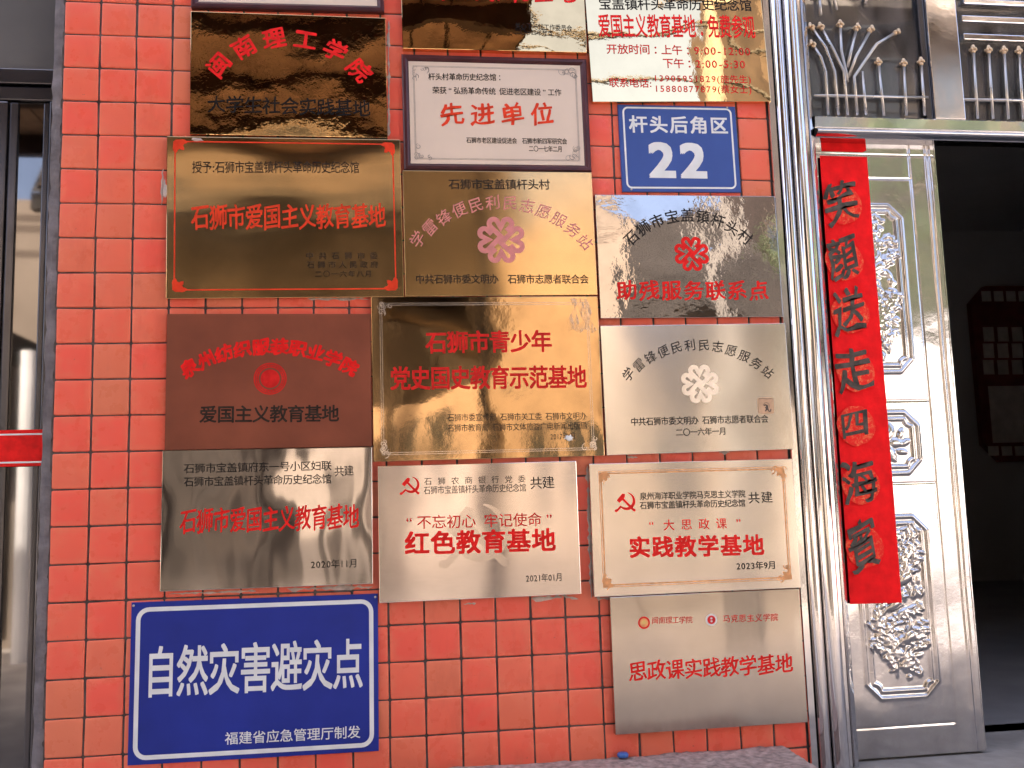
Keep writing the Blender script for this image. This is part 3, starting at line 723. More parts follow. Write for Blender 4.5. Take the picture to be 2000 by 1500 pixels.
mb.add([(-.004, .0042, .05), (2.249, .0042, .05), (2.249, .0042, 3.5), (-.004, .0042, 3.5)], [(0, 1, 2, 3)])
wall = mb.obj('tiled_wall', None, None, True, [M['tile'], M['grout']])
tag(wall, 'wall of square salmon red glazed tiles with dark grout behind the plaques', 'wall')
mb = MB(); mb.box((.0, .006, .05), (2.245, .28, 3.5)); mb.obj('backing', M['mortar'], wall)

# ------------------------------------------------------------------ left edge: rough mortar, dark glazed door
mb = MB(); V = []; F = []; nz_ = 120
for i in range(nz_+1):
    z = .05+3.45*i/nz_; a = -.030+rng.normal(0, .0016); c = .0+rng.normal(0, .0012); y = .004+rng.normal(0, .0015)
    V += [(a-.002, .20, z), (a, y+.005, z), ((a+c)/2, y-.002, z), (c, y, z)]
for i in range(nz_):
    for k in range(3): F.append((4*i+k, 4*i+k+1, 4*i+k+5, 4*i+k+4))
mb.add(V, F); ms_ = mb.obj('mortar_edge', M['mortar'], wall, False)
YD = .075
zt, zb = at(60, 137, YD).z, at(60, 197, YD).z
up = MB(); up.box((-3.0, YD+.01, zt), (-.031, .3, 3.5)); o = up.obj('plaster_wall', M['plaster']); tag(o, 'plain grey plaster wall above the dark glass door at the left edge', 'wall')
gd = empty('glass_door', (-.55, YD, .62)); tag(gd, 'dark framed glass door at the left edge with a red band across it', 'door')
G = lambda mb_, nm, mt, sm=False: (lambda ob: (setattr(ob, 'location', (.55, -YD, -.62)), ob)[1])(mb_.obj(nm, mt, gd, sm))
mb = MB(); zm = at(60, 168, YD).z
mb.box((-1.6, YD-.012, zm+.002), (-.032, YD+.06, zt), .004); mb.box((-1.6, YD-.004, zb), (-.032, YD+.06, zm-.004), .004); mb.box((-.058, YD-.006, .62), (-.034, YD+.06, zb-.002), .004); mb.box((-1.60, YD-.006, .62), (-1.53, YD+.06, zb-.002), .004)
G(mb, 'frame', M['alum'])
xs = at(28, 700, YD+.02).x
mb = MB(); mb.box((-1.52, YD+.012, .66), (-.06, YD+.022, zb-.003)); G(mb, 'pane', M['dark_glass'])
mb = MB(); mb.box((xs-.09, YD-.004, .64), (xs-.035, YD+.05, zb-.003), .006); mb.box((xs-.033, YD+.001, .64), (xs-.006, YD+.05, zb-.003), .006); mb.box((-.058-.02, YD+.002, .64), (-.060, YD+.05, zb-.003), .004); G(mb, 'stile', M['alum'])
rt, rb = at(40, 840, YD).z, at(40, 911, YD).z
mb = MB(); mb.box((-1.5, YD-.009, rb), (-.036, YD-.0075, rt)); band = G(mb, 'warning_band', M['red'])
mb = MB()
for za, zb_ in ((rt-.016, rt-.011), (rb+.009, rb+.014)): mb.box((-1.5, YD-.0100, za), (-.036, YD-.0091, zb_))
o = mb.obj('stripe', M['white'], band)

# ------------------------------------------------------------------ stone ledge, threshold, ground
mb = MB(); ZS = .72; V = []; F = []; nx, ny = 90, 26
x0_, x1_ = .55, 2.162; dep = .45
hn = rng.normal(0, 1, (ny+1, nx+1)); hn = (hn+np.roll(hn, 1, 0)+np.roll(hn, 1, 1)+np.roll(hn, -1, 0)+np.roll(hn, -1, 1))/5
for j in range(ny+1):
    for i in range(nx+1):
        V.append((x0_+(x1_-x0_)*i/nx, -.002-dep*j/ny, ZS-.004+.0045*hn[j, i]))
for j in range(ny):
    for i in range(nx): F.append((j*(nx+1)+i+1, j*(nx+1)+i, (j+1)*(nx+1)+i, (j+1)*(nx+1)+i+1))
mb.add(V, F); mb.box((x0_, -.002-dep, ZS-.14), (x1_, -.002, ZS-.006)); sl = mb.obj('stone_ledge', M['stone'])
tag(sl, 'rough grey brown stone ledge along the foot of the tiled wall', 'ledge')
mb = MB(); mb.box((x0_+.1, -.38, 0), (x1_-.06, -.02, ZS-.141)); mb.obj('base', M['mortar'], sl)
cp = at(1215, 1478, -.012)
mb = MB(); prof = [(.0, .0), (.0155, .0), (.0165, .002), (.0165, .009), (.014, .0125), (.0, .0135)]
n_ = 28; V = []; F = []
for r_, h_ in prof:
    for k in range(n_):
        a = 2*math.pi*k/n_; q = r_*(1+(.03 if k % 2 and .001 < h_ < .011 else 0)); V.append((q*math.cos(a), q*math.sin(a), h_))
for i in range(len(prof)-1):
    for k in range(n_): F.append((i*n_+k, i*n_+(k+1) % n_, (i+1)*n_+(k+1) % n_, (i+1)*n_+k))
mb.add(V, F); M['capblue'] = plain('blue_plastic', (.03, .11, .35), .35, .1, 20)
o = mb.obj('bottle_cap', M['capblue'], None, True); o.location = (cp.x, -.022, ZS+.001); tag(o, 'small blue bottle cap lying on the stone ledge against the tiles', 'bottle cap')
ZT = .634
mb = MB(); mb.box((2.236, -.75, 0), (5.2, .40, ZT), .006); o = mb.obj('threshold', M['threshold']); tag(o, 'grey stone threshold slab under the steel door', 'threshold')
mb = MB(); mb.box((2.3, -1.15, 0), (5.2, -.751, .42), .006); mb.box((2.3, -1.55, 0), (5.2, -1.151, .21), .006); o = mb.obj('steps', M['threshold']); tag(o, 'grey stone steps leading up to the steel door', 'steps')
mb = MB(); mb.add([(-60, -80, 0), (60, -80, 0), (60, 60, 0), (-60, 60, 0)], [(0, 1, 2, 3)]); g = mb.obj('ground', M['concrete']); tag(g, kind='structure')
M['pave'] = plain('pale_bounce', (.58, .53, .48), .7, .12, 20, bumpd=.001)  # kept pale to throw light back up at the wall
mb = MB(); mb.add([(-9, -3.1, .004), (2.2, -3.1, .004), (2.2, .0, .004), (-9, .0, .004)], [(0, 1, 2, 3)]); g = mb.obj('bounce_paving', M['pave']); tag(g, kind='structure')  # added slab, out of view, bounces light onto the lower tiles

# ------------------------------------------------------------------ steel door frame with transom
ZJ0, ZJ1 = ZT+.001, 3.42
df = empty('door_frame', (2.42, 0, ZT)); tag(df, 'polished steel door frame with rounded mouldings and a glazed transom of fanned steel bars', 'door frame')
D = lambda mb_, nm, mt, sm=False, par=None: (lambda ob: ob)(mb_.obj(nm, mt, par or df, sm))
OFF = Vector((-2.42, 0, -ZT))
def shift(ob): ob.location = OFF; return ob
def extrude_profile(prof, z0, z1, nz=1):
    m_ = len(prof); V = []; F = []
    for j in range(nz+1):
        z = z0+(z1-z0)*j/nz; V += [(x, y, z) for x, y in prof]
    for j in range(nz):
        for i in range(m_-1): F.append((j*m_+i, j*m_+i+1, (j+1)*m_+i+1, (j+1)*m_+i))
    return V, F
def rnd(cx, cy, r, a0, a1, n_=12, ry=None):
    ry = ry or r; return [(cx+r*math.cos(R(a0+(a1-a0)*k/n_)), cy-ry*math.sin(R(a0+(a1-a0)*k/n_))) for k in range(n_+1)]
prof = [(2.250, .02), (2.250, -.006), (2.252, -.010), (2.272, -.010), (2.2725, .012), (2.277, .012)]
prof += rnd(2.297, -.004, .021, 180, 0, 14, .024) + [(2.3185, .014), (2.3195, .014)] + rnd(2.345, -.012, .026, 170, 10, 14, .026) + [(2.3715, .014), (2.3745, .014), (2.3765, .003), (2.391, .003), (2.3925, .012), (2.394, .0), (2.396, -.003), (2.414, .010), (2.416, .012), (2.418, .075)]
V, F = extrude_profile(prof, ZJ0, ZJ1, 24); mb = MB(); mb.add(V, F); jo = shift(D(mb, 'jamb', M['chrome'], True))
em = jo.modifiers.new('edge', 'EDGE_SPLIT'); em.split_angle = R(40)
YL = .06
zlt, zlb = at(1700, 229, .01).z, at(1700, 251, .01).z                 # flat face of the lintel
mb = MB(); V = []; F = []
lp = [(.06, zlt), (.010, zlt), (.006, zlt-.004), (.008, zlb+.002), (.014, zlb)]
zc = zlb-.028
lp += [(.014-.024*math.sin(R(180*k/12)), zlb-.002-.030*(k/12)) for k in range(1, 13)] + [(.016, zlb-.034), (.060, zlb-.036)]
m_ = len(lp)
NX_ = 40; xa, xb = 2.419, 4.6
for i in range(NX_+1):
    V += [(xa+(xb-xa)*i/NX_, y, z) for y, z in lp]
for i in range(NX_):
    for k in range(m_-1): F.append((i*m_+k, i*m_+k+1, (i+1)*m_+k+1, (i+1)*m_+k))
mb.add(V, F); o = shift(D(mb, 'lintel', M['chrome'], True)); em = o.modifiers.new('edge', 'EDGE_SPLIT'); em.split_angle = R(40)
xm0, xm1 = at(1818, 120, .01).x, at(1877, 120, .01).x
mb = MB(); mb.box((xm0, .010, zlt+.001), (xm1, .07, ZJ1), .003); shift(D(mb, 'mullion', M['chrome']))
mb = MB(); xg = at(1797, 100, .03).x; mb.box((xg, .022, zlt+.001), (xm0-.001, .06, ZJ1), .003); shift(D(mb, 'glazing_bead', M['alum']))
for a_, c_ in ((2.42, xm0-.001), (xm1+.001, 4.6)):
    mb = MB(); mb.box((a_, .040, zlt+.001), (c_, .044, ZJ1)); shift(D(mb, 'pane', M['glass']))
YB = .026                                                             # bars stand just in front of the glass
zr = at(1700, 188, YB).z
def bar(pts, fin=True, par=None, r_=.0056):
    mb = MB(); P_ = [at(x, y, YB) for x, y in pts]; mb.tube(P_, r_, 10)
    ob = shift(D(mb, 'spindle', M['tube'], True))
    if fin:
        mb = MB(); c = P_[0]; up_ = (P_[0]-P_[1]).normalized()
        mb.ball(c+up_*.004, .0085, 10); mb.ball(c+up_*.020, .0075, 10, (1, 1, 1.5))
        for k in range(5):
            a = k*1.2566; mb.ball(c+up_*.012+Vector((math.cos(a)*.010, math.sin(a)*.008, 0)), .0058, 8)
        mb.obj('finial', M['gilt'], ob, True)
for pts in ([(1590,92),(1603,112),(1612,140),(1617,224)], [(1588,58),(1612,92),(1630,140),(1637,225)], [(1606,58),(1628,98),(1648,140),(1655,225)],
            [(1641,54),(1643,100),(1652,140),(1655,160)], [(1672,60),(1662,100),(1655,132)], [(1698,63),(1672,110),(1657,150)], [(1746,66),(1712,86),(1690,118),(1668,150),(1674,225)],
            [(1684,140),(1691,225)], [(1716,128),(1726,226)], [(1765,130),(1770,226)], [(1799,127),(1806,226)], [(1620,-40),(1634,20)], [(1700,-30),(1690,8)], [(1600,-6),(1603,30)]):
    bar(pts, fin=pts[0][1] < 135)
for px in (1901, 1931, 1961, 1990, 2021, 2052):
    bar([(px, 103+.03*(px-1900)), (px+8, 232)])
mb = MB(); a, c = at(1590, 187, YB), at(1812, 191, YB); mb.tube([a, c], .006, 8); a, c = at(1876, 195, YB), at(2090, 198, YB); mb.tube([a, c], .006, 8); shift(D(mb, 'rail', M['tube'], True))
mb = MB(); a, c = at(1878, 73, .03), at(2090, 80, .03); mb.box((a.x+.002, .020, a.z-.012), (c.x, .044, a.z+.012), .004); a = at(1878, 4, .03); mb.box((a.x+.002, .020, a.z-.010), (c.x, .044, a.z+.010), .004); a = at(1878, 35, .03); mb.box((a.x+.002, .030, a.z-.012), (c.x, .044, a.z+.012), .004); shift(D(mb, 'rail', M['chrome']))

# ------------------------------------------------------------------ embossed steel door leaf
LX0, LX1, LZ0, LZ1 = 2.425, 2.876, .642, 2.70
lw, lh = LX1-LX0, LZ1-LZ0
nu, nv = 170, 760
U, Vv = np.meshgrid(np.linspace(0, lw, nu+1), np.linspace(0, lh, nv+1))
Hh = np.zeros_like(U)
zz = lambda y: at(1730, y, YL).z-LZ0
uu = lambda x, y: at(x, y, YL).x-LX0
def ridge(d, w, h): return h*np.exp(-(d/w)**2)
def seam_h(v0, u0, u1):
    m_ = (U > u0) & (U < u1); return -np.where(m_, .0022*np.exp(-((Vv-v0)/.0022)**2), 0)
ustile = uu(1777, 330)
for y in (303,): Hh += seam_h(zz(y), 0, lw)
for y in (349, 783, 945, 1420): Hh += seam_h(zz(y), 0, ustile)
Hh += -.0022*np.exp(-((U-ustile)/.0022)**2)
Hh += -.003*np.exp(-((U-(lw-.022))/.004)**2) + .003*np.exp(-((U-(lw-.030))/.004)**2)
def chamfer_sdf(cx, cy, hx, hy, ch):
    x, y = np.abs(U-cx), np.abs(Vv-cy); return np.maximum(np.maximum(x-hx, y-hy), (x-hx+y-hy+ch)/1.414)
def notch_sdf(cx, cy, hx, hy, r_):
    x, y = np.abs(U-cx), np.abs(Vv-cy); d = np.maximum(x-hx, y-hy)
    step = np.minimum(np.maximum(x-hx+r_*.55, y-hy), np.maximum(x-hx, y-hy+r_*.55))
    return np.maximum(d, r_*.55-np.sqrt((x-hx)**2+(y-hy)**2)*1.0)
uc = .185
def bumps(lst):
    out = np.zeros_like(U)
    for (cx, cy, a, b_, th, h) in lst:
        c, s = math.cos(th), math.sin(th); i0 = max(0, int((cx-3*max(a, b_))/lw*nu)); i1 = min(nu+1, int((cx+3*max(a, b_))/lw*nu)+2); j0 = max(0, int((cy-3*max(a, b_))/lh*nv)); j1 = min(nv+1, int((cy+3*max(a, b_))/lh*nv)+2)
        if i1 <= i0 or j1 <= j0: continue
        x = U[j0:j1, i0:i1]-cx; y = Vv[j0:j1, i0:i1]-cy; X = (c*x+s*y)/a; Y = (-s*x+c*y)/b_
        out[j0:j1, i0:i1] = np.maximum(out[j0:j1, i0:i1], h*np.sqrt(np.maximum(0, 1-X*X-Y*Y)))
    return out
for (yt, yb, kind) in ((402, 727, 'tree'), (806, 925, 'flower'), (1010, 1364, 'bird')):
    v1, v0 = zz(yt), zz(yb); cy = (v0+v1)/2; hy = (v1-v0)/2; hx = .123
    Hh += ridge(chamfer_sdf(uc, cy, hx, hy, .045), .0045, .0060)
    Hh += ridge(notch_sdf(uc, cy, hx-.022, hy-.022, .045), .0045, .0055)
    pr = random.Random(yt); L_ = []
    if kind == 'flower':
        for k in range(6): a = k*math.pi/3; L_.append((uc+.035*math.cos(a), cy+.035*math.sin(a), .030, .016, a, .008))
        for k in range(10): a = k*.628; L_.append((uc+.066*math.cos(a)*1.1, cy+.05*math.sin(a), .022, .010, a+.5, .006))
        L_.append((uc, cy, .014, .014, 0, .010))
    else:
        for br in range(16):                     # branches hung with small leaves
            x, y = uc+pr.uniform(-.08, .08), cy+pr.uniform(-.95, .9)*(hy-.05); a = pr.uniform(.2, 2.9)
            for k in range(30):
                a += pr.uniform(-.3, .3); x += .008*math.cos(a); y += .008*math.sin(a)
                if abs(x-uc) > hx-.035 or abs(y-cy) > hy-.04: break
                L_.append((x, y, .008, .0045, a, .005))
                for _ in range(2): L_.append((x+pr.uniform(-.018, .018), y+pr.uniform(-.018, .018), .014, .0050, a+pr.uniform(-1.4, 1.4), .0065))
        for k in range(70):                      # rocks and feathers filling the ground between them
            L_.append((uc+pr.uniform(-1, 1)*(hx-.045), cy+pr.uniform(-1, .85)*(hy-.05), pr.uniform(.008, .022), pr.uniform(.004, .009), pr.uniform(0, 3.14), pr.uniform(.002, .005)))
        for (bx, by) in (((.02, .25), (-.03, -.2)) if kind == 'tree' else ((.03, .30), (-.01, .02), (.03, -.35))):   # birds among them
            x, y = uc+bx, cy+by*hy
            L_ += [(x, y, .034, .017, .5, .010), (x+.030, y+.024, .012, .010, 0, .009), (x+.044, y+.026, .010, .0035, -.1, .007)]
            for k in range(6): L_.append((x-.022-.007*k, y-.012-.005*k+.004*(k % 2), .020, .0048, .5+.12*k, .007))
            for k in range(5): L_.append((x-.005+.004*k, y+.020+.006*k, .026, .0050, 1.0+.2*k, .008))
    Hh += bumps(L_)
Hh = (Hh + np.roll(Hh, 1, 0) + np.roll(Hh, -1, 0) + np.roll(Hh, 1, 1) + np.roll(Hh, -1, 1))/5
Hh += .0012*np.sin(7*Vv+3*U)*np.sin(14*U+1)+.0008*np.sin(17*Vv-9*U)
V = np.stack([U.ravel(), -Hh.ravel(), Vv.ravel()], -1)
idx = np.arange((nu+1)*(nv+1)).reshape(nv+1, nu+1)
F = np.stack([idx[:-1, :-1].ravel(), idx[:-1, 1:].ravel(), idx[1:, 1:].ravel(), idx[1:, :-1].ravel()], -1)
leaf = mesh_obj('door_leaf', V.tolist(), F.tolist(), M['chrome2'], smooth=True)
leaf.location = (LX0, YL, LZ0); tag(leaf, 'narrow polished steel door leaf embossed with birds and branches in notched panels', 'door')
mb = MB(); mb.box((0, .004, 0), (lw, .045, lh)); mb.box((lw+.0005, -.001, 0), (lw+.004, .045, lh)); mb.obj('core', M['chrome2'], leaf)
mb = MB()
# paper couplet
YC = YL-.011
tl, tr_, br_, bl_ = at(1601, 304, YC), at(1692, 307, YC), at(1761, 1177, YC), at(1660, 1180, YC)
nU, nV = 14, 120; V = []; F = []
for j in range(nV+1):
    for i in range(nU+1):
        a, c = i/nU, j/nV
        top = tl.lerp(tr_, a); bot = bl_.lerp(br_, a); q = top.lerp(bot, c)
        cr_ = .0022*math.exp(-(((a-.35)-(c-.245)*7)/.10)**2)*(1 if .22 < c < .36 else 0) + .0022*math.exp(-(((a-.6)-(c-.50)*6)/.10)**2)*(1 if .46 < c < .56 else 0)
        V.append((q.x-LX0, q.y-YL-.0012*math.sin(9*c+2*a)-cr_-(.003*a**6), q.z-LZ0))
for j in range(nV):
    for i in range(nU): F.append((j*(nU+1)+i, (j+1)*(nU+1)+i, (j+1)*(nU+1)+i+1, j*(nU+1)+i+1))
cpl = mesh_obj('couplet_strip', V, F, M['couplet'], smooth=True)
cpl.location = leaf.location; tag(cpl, 'long red paper couplet with seven black brush characters pasted down the steel door leaf', 'paper couplet')
mb = MB(); md = MB(); YT = YC-.0055
for ch, cx, cy, cw_, ch_ in zip('笑顏送走四海賓', (1643, 1646, 1658, 1668, 1669, 1678, 1686), (396, 505, 608, 722, 828, 942, 1066), (.125, .105, .115, .135, .105, .125, .105), (.150, .150, .155, .150, .095, .145, .165)):
    q = at(cx, cy, YT); L0 = Vector((q.x-LX0, q.z-LZ0)); r_ = (at(cx+37, cy, YT)-q).length
    P_ = [(L0.x+.006+r_*math.cos(k*.1745)*(1+.03*math.sin(7*k)), YT-YL+.0012, L0.y-.006-r_*math.sin(k*.1745)*(1+.03*math.cos(5*k))) for k in range(36)]
    md = MB(); md.add(P_, [tuple(reversed(range(36)))]); md.obj('medallion', M['foil'], cpl)
    put_glyph(mb, ch, (L0.x, L0.y), R(3), cw_, ch_, .021, .18, .05, lambda u, v: YT-YL-.0003, 'brush')
mb.obj('lettering', M['ink'], cpl)
tl, br_ = at(1603, 269, YL-.003), at(1690, 297, YL-.003)
mb = MB(); mb.add([(tl.x, YL-.003, br_.z), (br_.x-.008, YL-.003, br_.z), (br_.x+.004, YL-.003, br_.z+.006), (br_.x+.004, YL-.003, tl.z), (tl.x, YL-.003, tl.z)], [(0, 1, 2, 3, 4)])
o = mb.obj('paper_strip', M['couplet']); tag(o, 'short red paper piece under the lintel above the long couplet', 'paper')

# ------------------------------------------------------------------ dark room behind the door
mb = MB()
mb.add([(1.2, .30, ZT), (8, .30, ZT), (8, 5.2, ZT), (1.2, 5.2, ZT)], [(0, 1, 2, 3)]); o = mb.obj('room_floor', M['inner_floor']); tag(o, kind='structure')
mb = MB(); mb.add([(1.2, 5.2, ZT), (8, 5.2, ZT), (8, 5.2, 3.9), (1.2, 5.2, 3.9)], [(0, 3, 2, 1)])
mb.add([(1.2, .3, ZT), (1.2, 5.2, ZT), (1.2, 5.2, 3.9), (1.2, .3, 3.9)], [(0, 1, 2, 3)]); mb.add([(8, .3, ZT), (8, 5.2, ZT), (8, 5.2, 3.9), (8, .3, 3.9)], [(0, 1, 2, 3)]); mb.add([(1.2, .3, 3.9), (8, .3, 3.9), (8, 5.2, 3.9), (1.2, 5.2, 3.9)], [(0, 1, 2, 3)])
o = mb.obj('room_wall', M['inner_wall']); tag(o, kind='structure')
YP = 5.15
def pp(x, y): q = at(x, y, YP); return q.x, q.z
x0, z1 = pp(1890, 560); x1, z0 = pp(2110, 898); ch = .16
ol = [(x0+ch, z0), (x1-ch, z0), (x1, z0+ch), (x1, z1-ch), (x1-ch, z1), (x0+ch, z1), (x0, z1-ch), (x0, z0+ch)]
dp = empty('display_board', ((x0+x1)/2, YP, z0)); tag(dp, 'dark red wooden display board with chamfered corners on the far wall of the dark room', 'display board')
off_ = (-(x0+x1)/2, -YP, -z0)
mb = MB(); N_ = 8; mb.add([(x, YP-.03, z) for x, z in ol]+[(x, YP+.04, z) for x, z in ol], [tuple(range(N_))]+[(k, N_+k, N_+(k+1) % N_, (k+1) % N_) for k in range(N_)]); mb.obj('panel', M['frame_wood'], dp).location = off_
def sheet(x0, y0, x1, y1):
    a, c = pp(x0, y0), pp(x1, y1); mb = MB(); mb.box((a[0], YP-.036, c[1]), (c[0], YP-.031, a[1])); mb.obj('sheet', M['paper'], dp).location = off_
for i in range(3):
    for j in range(3): sheet(1915+28*i, 640+32*j, 1938+28*i, 668+32*j)
for i in range(5): sheet(1912+24*i, 570, 1932+24*i, 590); sheet(1925+26*i, 872, 1947+26*i, 890)
sheet(1925, 755, 2090, 862)

# ------------------------------------------------------------------ rest of this building, out of frame
mb = MB(); mb.box((-14, .0, 3.501), (8.5, .45, 9.8)); mb.box((4.62, .0, 0), (8.5, .3, 3.5)); mb.box((-14, .09, 0), (-1.61, .3, 3.5))  # unseen; height and left reach chosen for the shadow thrown on the yard
o = mb.obj('upper_facade', M['plaster']); tag(o, 'grey plaster facade above and beside the tiled wall, out of the picture', 'building')
mb = MB(); mb.box((-14, -.5, 9.81), (8.6, 6, 10.0)); mb.box((-14, 5.3, 0), (8.6, 5.6, 9.8)); mb.obj('roof_slab', M['plaster'], o)

# ------------------------------------------------------------------ the yard the metal reflects
M['timber'] = plain('old_timber', (.020, .0125, .0075), .75, .5, 3, bumpd=.004)
M['rib'] = plain('roof_rib', (.045, .030, .018), .9, .5, 3, spec=.1)
M['canopy'] = plain('canopy_boards', (.42, .27, .16), .8, .45, 6, spec=.2)
M['canopy_dark'] = plain('canopy_joist', (.09, .06, .04), .8, .3, 6, spec=.2)
M['pale'] = plain('pale_plaster', (.28, .23, .19), .85, .15, 1.2)
M['rooftile'] = plain('clay_roof_tile', (.013, .009, .006), .8, .5, 3)
M['creamwall'] = plain('cream_wall', (.22, .175, .135), .85, .12, .8)
M['dado'] = plain('grey_dado', (.075, .062, .054), .85, .3, 1.5)
M['whitewall'] = plain('white_wall', (.78, .76, .74), .8, .05, .8)
M['win'] = plain('window_dark', (.03, .035, .04), .1, .2, 2)
M['bark'] = plain('bark', (.12, .085, .06), .9, .4, 12, bumpd=.01)
M['leafm'] = plain('leaf_green', (.05, .075, .025), .6, .5, 3)
M['pole'] = plain('concrete_pole', (.17, .155, .14), .9, .1, 4)
M['cable'] = plain('cable_black', (.03, .03, .03), .6, .1, 4)
# old timber house
h = empty('old_house', (-.2, -9, 0)); tag(h, 'old brown timber house with a clay tile roof seen in the plaque reflections', 'house')
H0 = lambda mb_, nm, mt, loc, par: (lambda ob: (setattr(ob, 'location', loc), ob)[1])(mb_.obj(nm, mt, par))
mb = MB(); mb.box((-2.6, -11, 0), (2.35, -9, 5.5))
for k in range(22): mb.box((-2.6+.225*k, -9, .4 if k < 11 else 2.75), (-2.6+.225*k+.20, -8.97, 5.4))
H0(mb, 'wall', M['timber'], (.2, 9, 0), h)
mb = MB()
for k in range(28):
    x = -2.9+.2*k
    mb.tube([(x, -8.1, 5.2), (x, -12.2, 10.4)], .055, 8)
H0(mb, 'roof_ribs', M['rib'], (.2, 9, 0), h); mb = MB()
mb.add([(-3, -8.05, 5.15), (2.7, -8.05, 5.15), (2.7, -12.2, 10.4), (-3, -12.2, 10.4)], [(0, 1, 2, 3)]); mb.box((-3, -8.2, 4.95), (2.7, -8.05, 5.14))
H0(mb, 'roof', M['rooftile'], (.2, 9, 0), h)
for x in (-2.2, -.7, .8, 2.2):
    mb = MB(); mb.tube([(x, -8.3, 0), (x, -8.3, 5.0)], .11, 12); H0(mb, 'post', M['timber'], (.2, 9, 0), h)
mb = MB(); mb.box((-.10, -8.995, .0), (2.36, -8.96, 2.7)); H0(mb, 'plaster_front', M['pale'], (.2, 9, 0), h)
mb = MB(); mb.box((-2.6, -8.96, 3.7), (2.36, -8.90, 3.9)); mb.box((-2.6, -8.96, 4.7), (2.36, -8.90, 4.8)); H0(mb, 'beam', M['rib'], (.2, 9, 0), h)
mb = MB(); mb.box((-.10, -8.957, .0), (2.36, -8.93, .95)); H0(mb, 'dado', M['dado'], (.2, 9, 0), h)
for xw in (.75, 1.1, 1.5):
    mb = MB(); mb.box((xw, -8.958, 1.75), (xw+.24, -8.94, 2.35)); H0(mb, 'window', M['win'], (.2, 9, 0), h)
mb = MB(); mb.box((.32, -8.958, .0), (.55, -8.925, 1.9)); H0(mb, 'door', M['timber'], (.2, 9, 0), h)
# cream house
h = empty('cream_house', (4.3, -8.6, 0)); tag(h, 'sunlit cream house with small dark windows seen in the plaque reflections', 'house')
mb = MB(); mb.box((2.45, -12, 0), (3.9, -8.4, 5.3)); mb.box((3.9, -12, 0), (6.3, -8.8, 3.6)); H0(mb, 'wall', M['creamwall'], (-4.3, 8.6, 0), h)
mb = MB()
for k in range(13): mb.tube([(3.95+.2*k, -8.2, 3.45), (3.95+.2*k, -12.6, 6.6)], .07, 8)
mb.add([(3.91, -8.15, 3.42), (6.6, -8.15, 3.42), (6.6, -12.6, 6.58), (3.91, -12.6, 6.58)], [(0, 1, 2, 3)]); H0(mb, 'roof', M['rooftile'], (-4.3, 8.6, 0), h)
for (a, c, e_, f_, y) in ((2.75, 3.0, 1.5, 2.4, -8.4), (3.15, 3.4, 1.5, 2.4, -8.4), (3.5, 3.75, 1.5, 2.4, -8.4), (4.3, 5.0, 1.1, 2.3, -8.8), (5.3, 6.0, 1.1, 2.3, -8.8)):
    mb = MB(); mb.box((a, y, e_), (c, y+.03, f_)); H0(mb, 'window', M['win'], (-4.3, 8.6, 0), h)
mb = MB(); mb.box((2.43, -8.39, 0), (3.92, -8.37, .85)); mb.box((3.93, -8.79, 0), (6.3, -8.77, .75)); H0(mb, 'dado', M['dado'], (-4.3, 8.6, 0), h)
# white house at the right
h = empty('white_house', (8.4, -7.5, 0)); tag(h, 'bright white house wall seen blazing in the steel door reflection', 'house')
mb = MB(); mb.box((6.6, -11, 0), (10.5, -7.2, 3.3)); H0(mb, 'wall', M['whitewall'], (-8.4, 7.5, 0), h)
mb = MB(); mb.box((6.5, -11, 3.31), (10.6, -7.0, 3.42)); H0(mb, 'roof', M['rooftile'], (-8.4, 7.5, 0), h)
# house at the far left
h = empty('left_house', (-6, -8.5, 0)); h.name = 'neighbour_house'; tag(h, 'cream neighbouring house mirrored in the dark glass door', 'house')
mb = MB(); mb.box((-10, -12, 0), (-2.9, -8.5, 5.2)); H0(mb, 'wall', M['creamwall'], (6, 8.5, 0), h)
mb = MB(); mb.box((-10, -8.5, 3.2), (-2.9, -7.3, 3.4)); mb.box((-4.6, -8.46, .2), (-3.3, -8.42, 2.1)); H0(mb, 'awning', M['timber'], (6, 8.5, 0), h)
for px_ in (-3.35, -2.72):
    mb = MB(); mb.tube([(px_, -7.35, 0), (px_, -7.35, 3.19)], .075, 12); H0(mb, 'awning_post', M['whitewall'], (6, 8.5, 0), h)
# trees
def tree(x, y, hgt, rad, label, seedk):
    pr = random.Random(seedk); t = empty('tree', (x, y, 0)); tag(t, label, 'tree', 'trees across the yard')
    mb = MB(); mb.tube([(0, 0, 0), (.05, .02, hgt*.4), (-.05, 0, hgt*.75)], [.16, .12, .05], 8)
    for k in range(7):
        a = pr.uniform(0, 6.28); z = hgt*pr.uniform(.35, .65); mb.tube([(0, 0, z), (rad*.5*math.cos(a), rad*.5*math.sin(a), z+hgt*.16), (rad*.9*math.cos(a), rad*.9*math.sin(a), z+hgt*.25)], [.06, .04, .015], 6)
    mb.obj('trunk', M['bark'], t, True)
    mb = MB()
    cl = [(pr.gauss(0, rad*.45), pr.gauss(0, rad*.45), hgt*.78+pr.gauss(0, hgt*.12)) for _ in range(26)]
    for k in range(2600):
        c = pr.choice(cl); p_ = Vector((c[0]+pr.gauss(0, .26), c[1]+pr.gauss(0, .26), c[2]+pr.gauss(0, .2))); d = Vector((pr.gauss(0, 1), pr.gauss(0, 1), pr.gauss(0, 1))).normalized(); e_ = d.orthogonal().normalized(); s_ = pr.uniform(.06, .12)
        mb.add([p_-d*s_, p_+e_*s_*.5, p_+d*s_, p_-e_*s_*.5], [(0, 1, 2, 3)])
    mb.obj('crown', M['leafm'], t)
tree(8.2, -13, 6.2, 1.7, 'dark leafy tree behind the white house seen in the steel reflections', 3)
tree(10.8, -12.6, 7.0, 2.0, 'taller leafy tree further right behind the white house', 5)
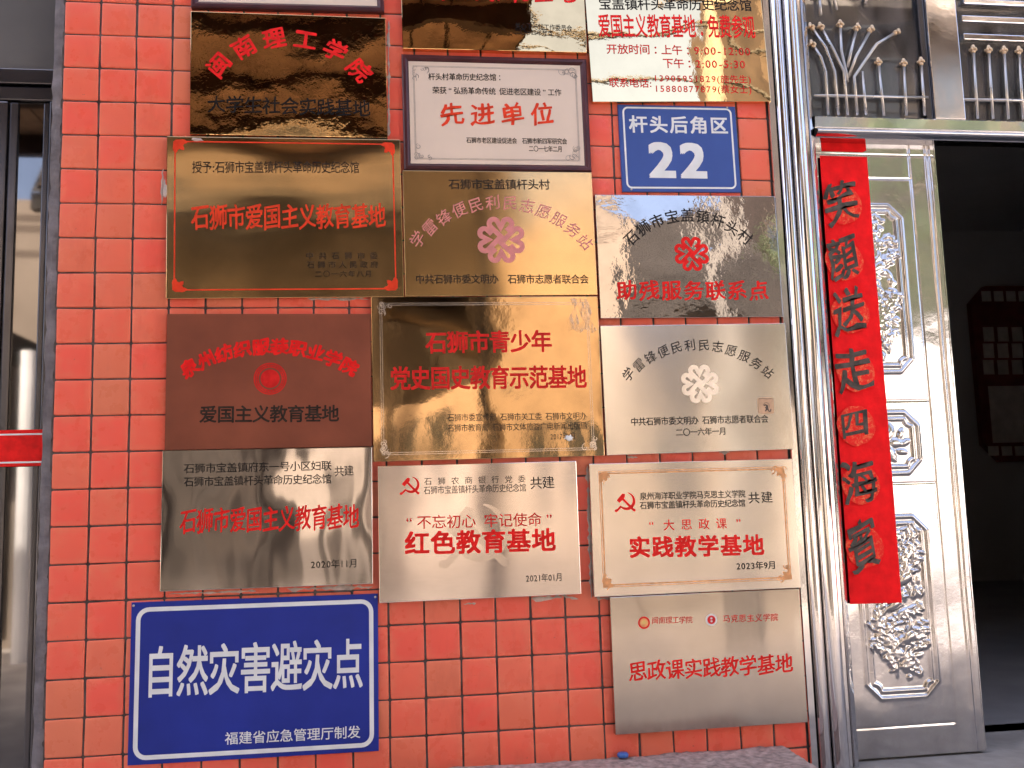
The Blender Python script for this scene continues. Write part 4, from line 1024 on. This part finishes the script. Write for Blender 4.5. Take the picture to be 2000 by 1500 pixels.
# apartment block far right, brown tiled with pale balcony slabs
h = empty('apartment_block', (13, -15, 0)); tag(h, 'tall brown apartment block with pale balcony slabs seen in the steel door and transom', 'building')
M['browntile'] = plain('brown_tile_facade', (.055, .042, .034), .7, .4, 1.2, spec=.2)
mb = MB(); mb.box((9.3, -20, 0), (20, -15, 15)); H0(mb, 'wall', M['browntile'], (-13, 15, 0), h)
for k in range(5):
    mb = MB(); mb.box((9.35, -14.99, 2.9+2.8*k), (19.9, -14.2, 3.1+2.8*k)); H0(mb, 'balcony_slab', M['pale'], (-13, 15, 0), h)
    for i in range(7):
        mb = MB(); mb.box((9.6+1.5*i, -14.99, 3.3+2.8*k), (10.4+1.5*i, -14.97, 5.0+2.8*k)); H0(mb, 'window', M['win'], (-13, 15, 0), h)
# timber canopy over the forecourt, above the camera; its boarded underside shows in the upper plaques
cn = empty('timber_canopy', (-1.2, -2.3, 0)); tag(cn, 'timber canopy over the forecourt whose boarded underside shows in the upper brass plaques', 'canopy')
CL = (1.2, 2.3, 0)
mb = MB()
for k in range(28): mb.box((-4.0+.205*k, -3.25, 3.93), (-4.0+.205*k+.19, -1.5, 3.955))
H0(mb, 'boards', M['canopy'], CL, cn)
mb = MB(); mb.box((-4.05, -3.3, 3.956), (1.76, -1.45, 4.0)); H0(mb, 'roof', M['canopy_dark'], CL, cn)
mb = MB()
for y in (-3.2, -2.4, -1.6): mb.box((-4.0, y-.035, 3.80), (1.72, y+.035, 3.929))
H0(mb, 'beam', M['canopy_dark'], CL, cn)
for px, py in ((-3.9, -3.2), (-3.9, -1.6), (1.62, -3.2)):
    mb = MB(); mb.tube([(px, py, 0), (px, py, 3.8)], .035, 10); H0(mb, 'post', M['alum'], CL, cn)
mb = MB(); mb.tube([(4.9, -7.4, 0), (4.9, -7.4, 8.5)], [.15, .11], 12); mb.box((4.3, -7.46, 7.6), (5.5, -7.34, 7.72)); o = mb.obj('utility_pole', M['pole'], None); tag(o, 'concrete utility pole with cables standing before the cream house', 'utility pole')
mb = MB()
for k, (a, c) in enumerate((((-6, -6.5, 7.2), (11, -8, 6.3)), ((-6, -6.4, 7.6), (11, -7.9, 7.0)), ((-6, -7.2, 6.7), (11, -7.4, 7.7)))):
    mb.tube([Vector(a).lerp(Vector(c), i/12)+Vector((0, 0, -.5*math.sin(math.pi*i/12))) for i in range(13)], .03, 6)
mb.obj('cable', M['cable'], o)
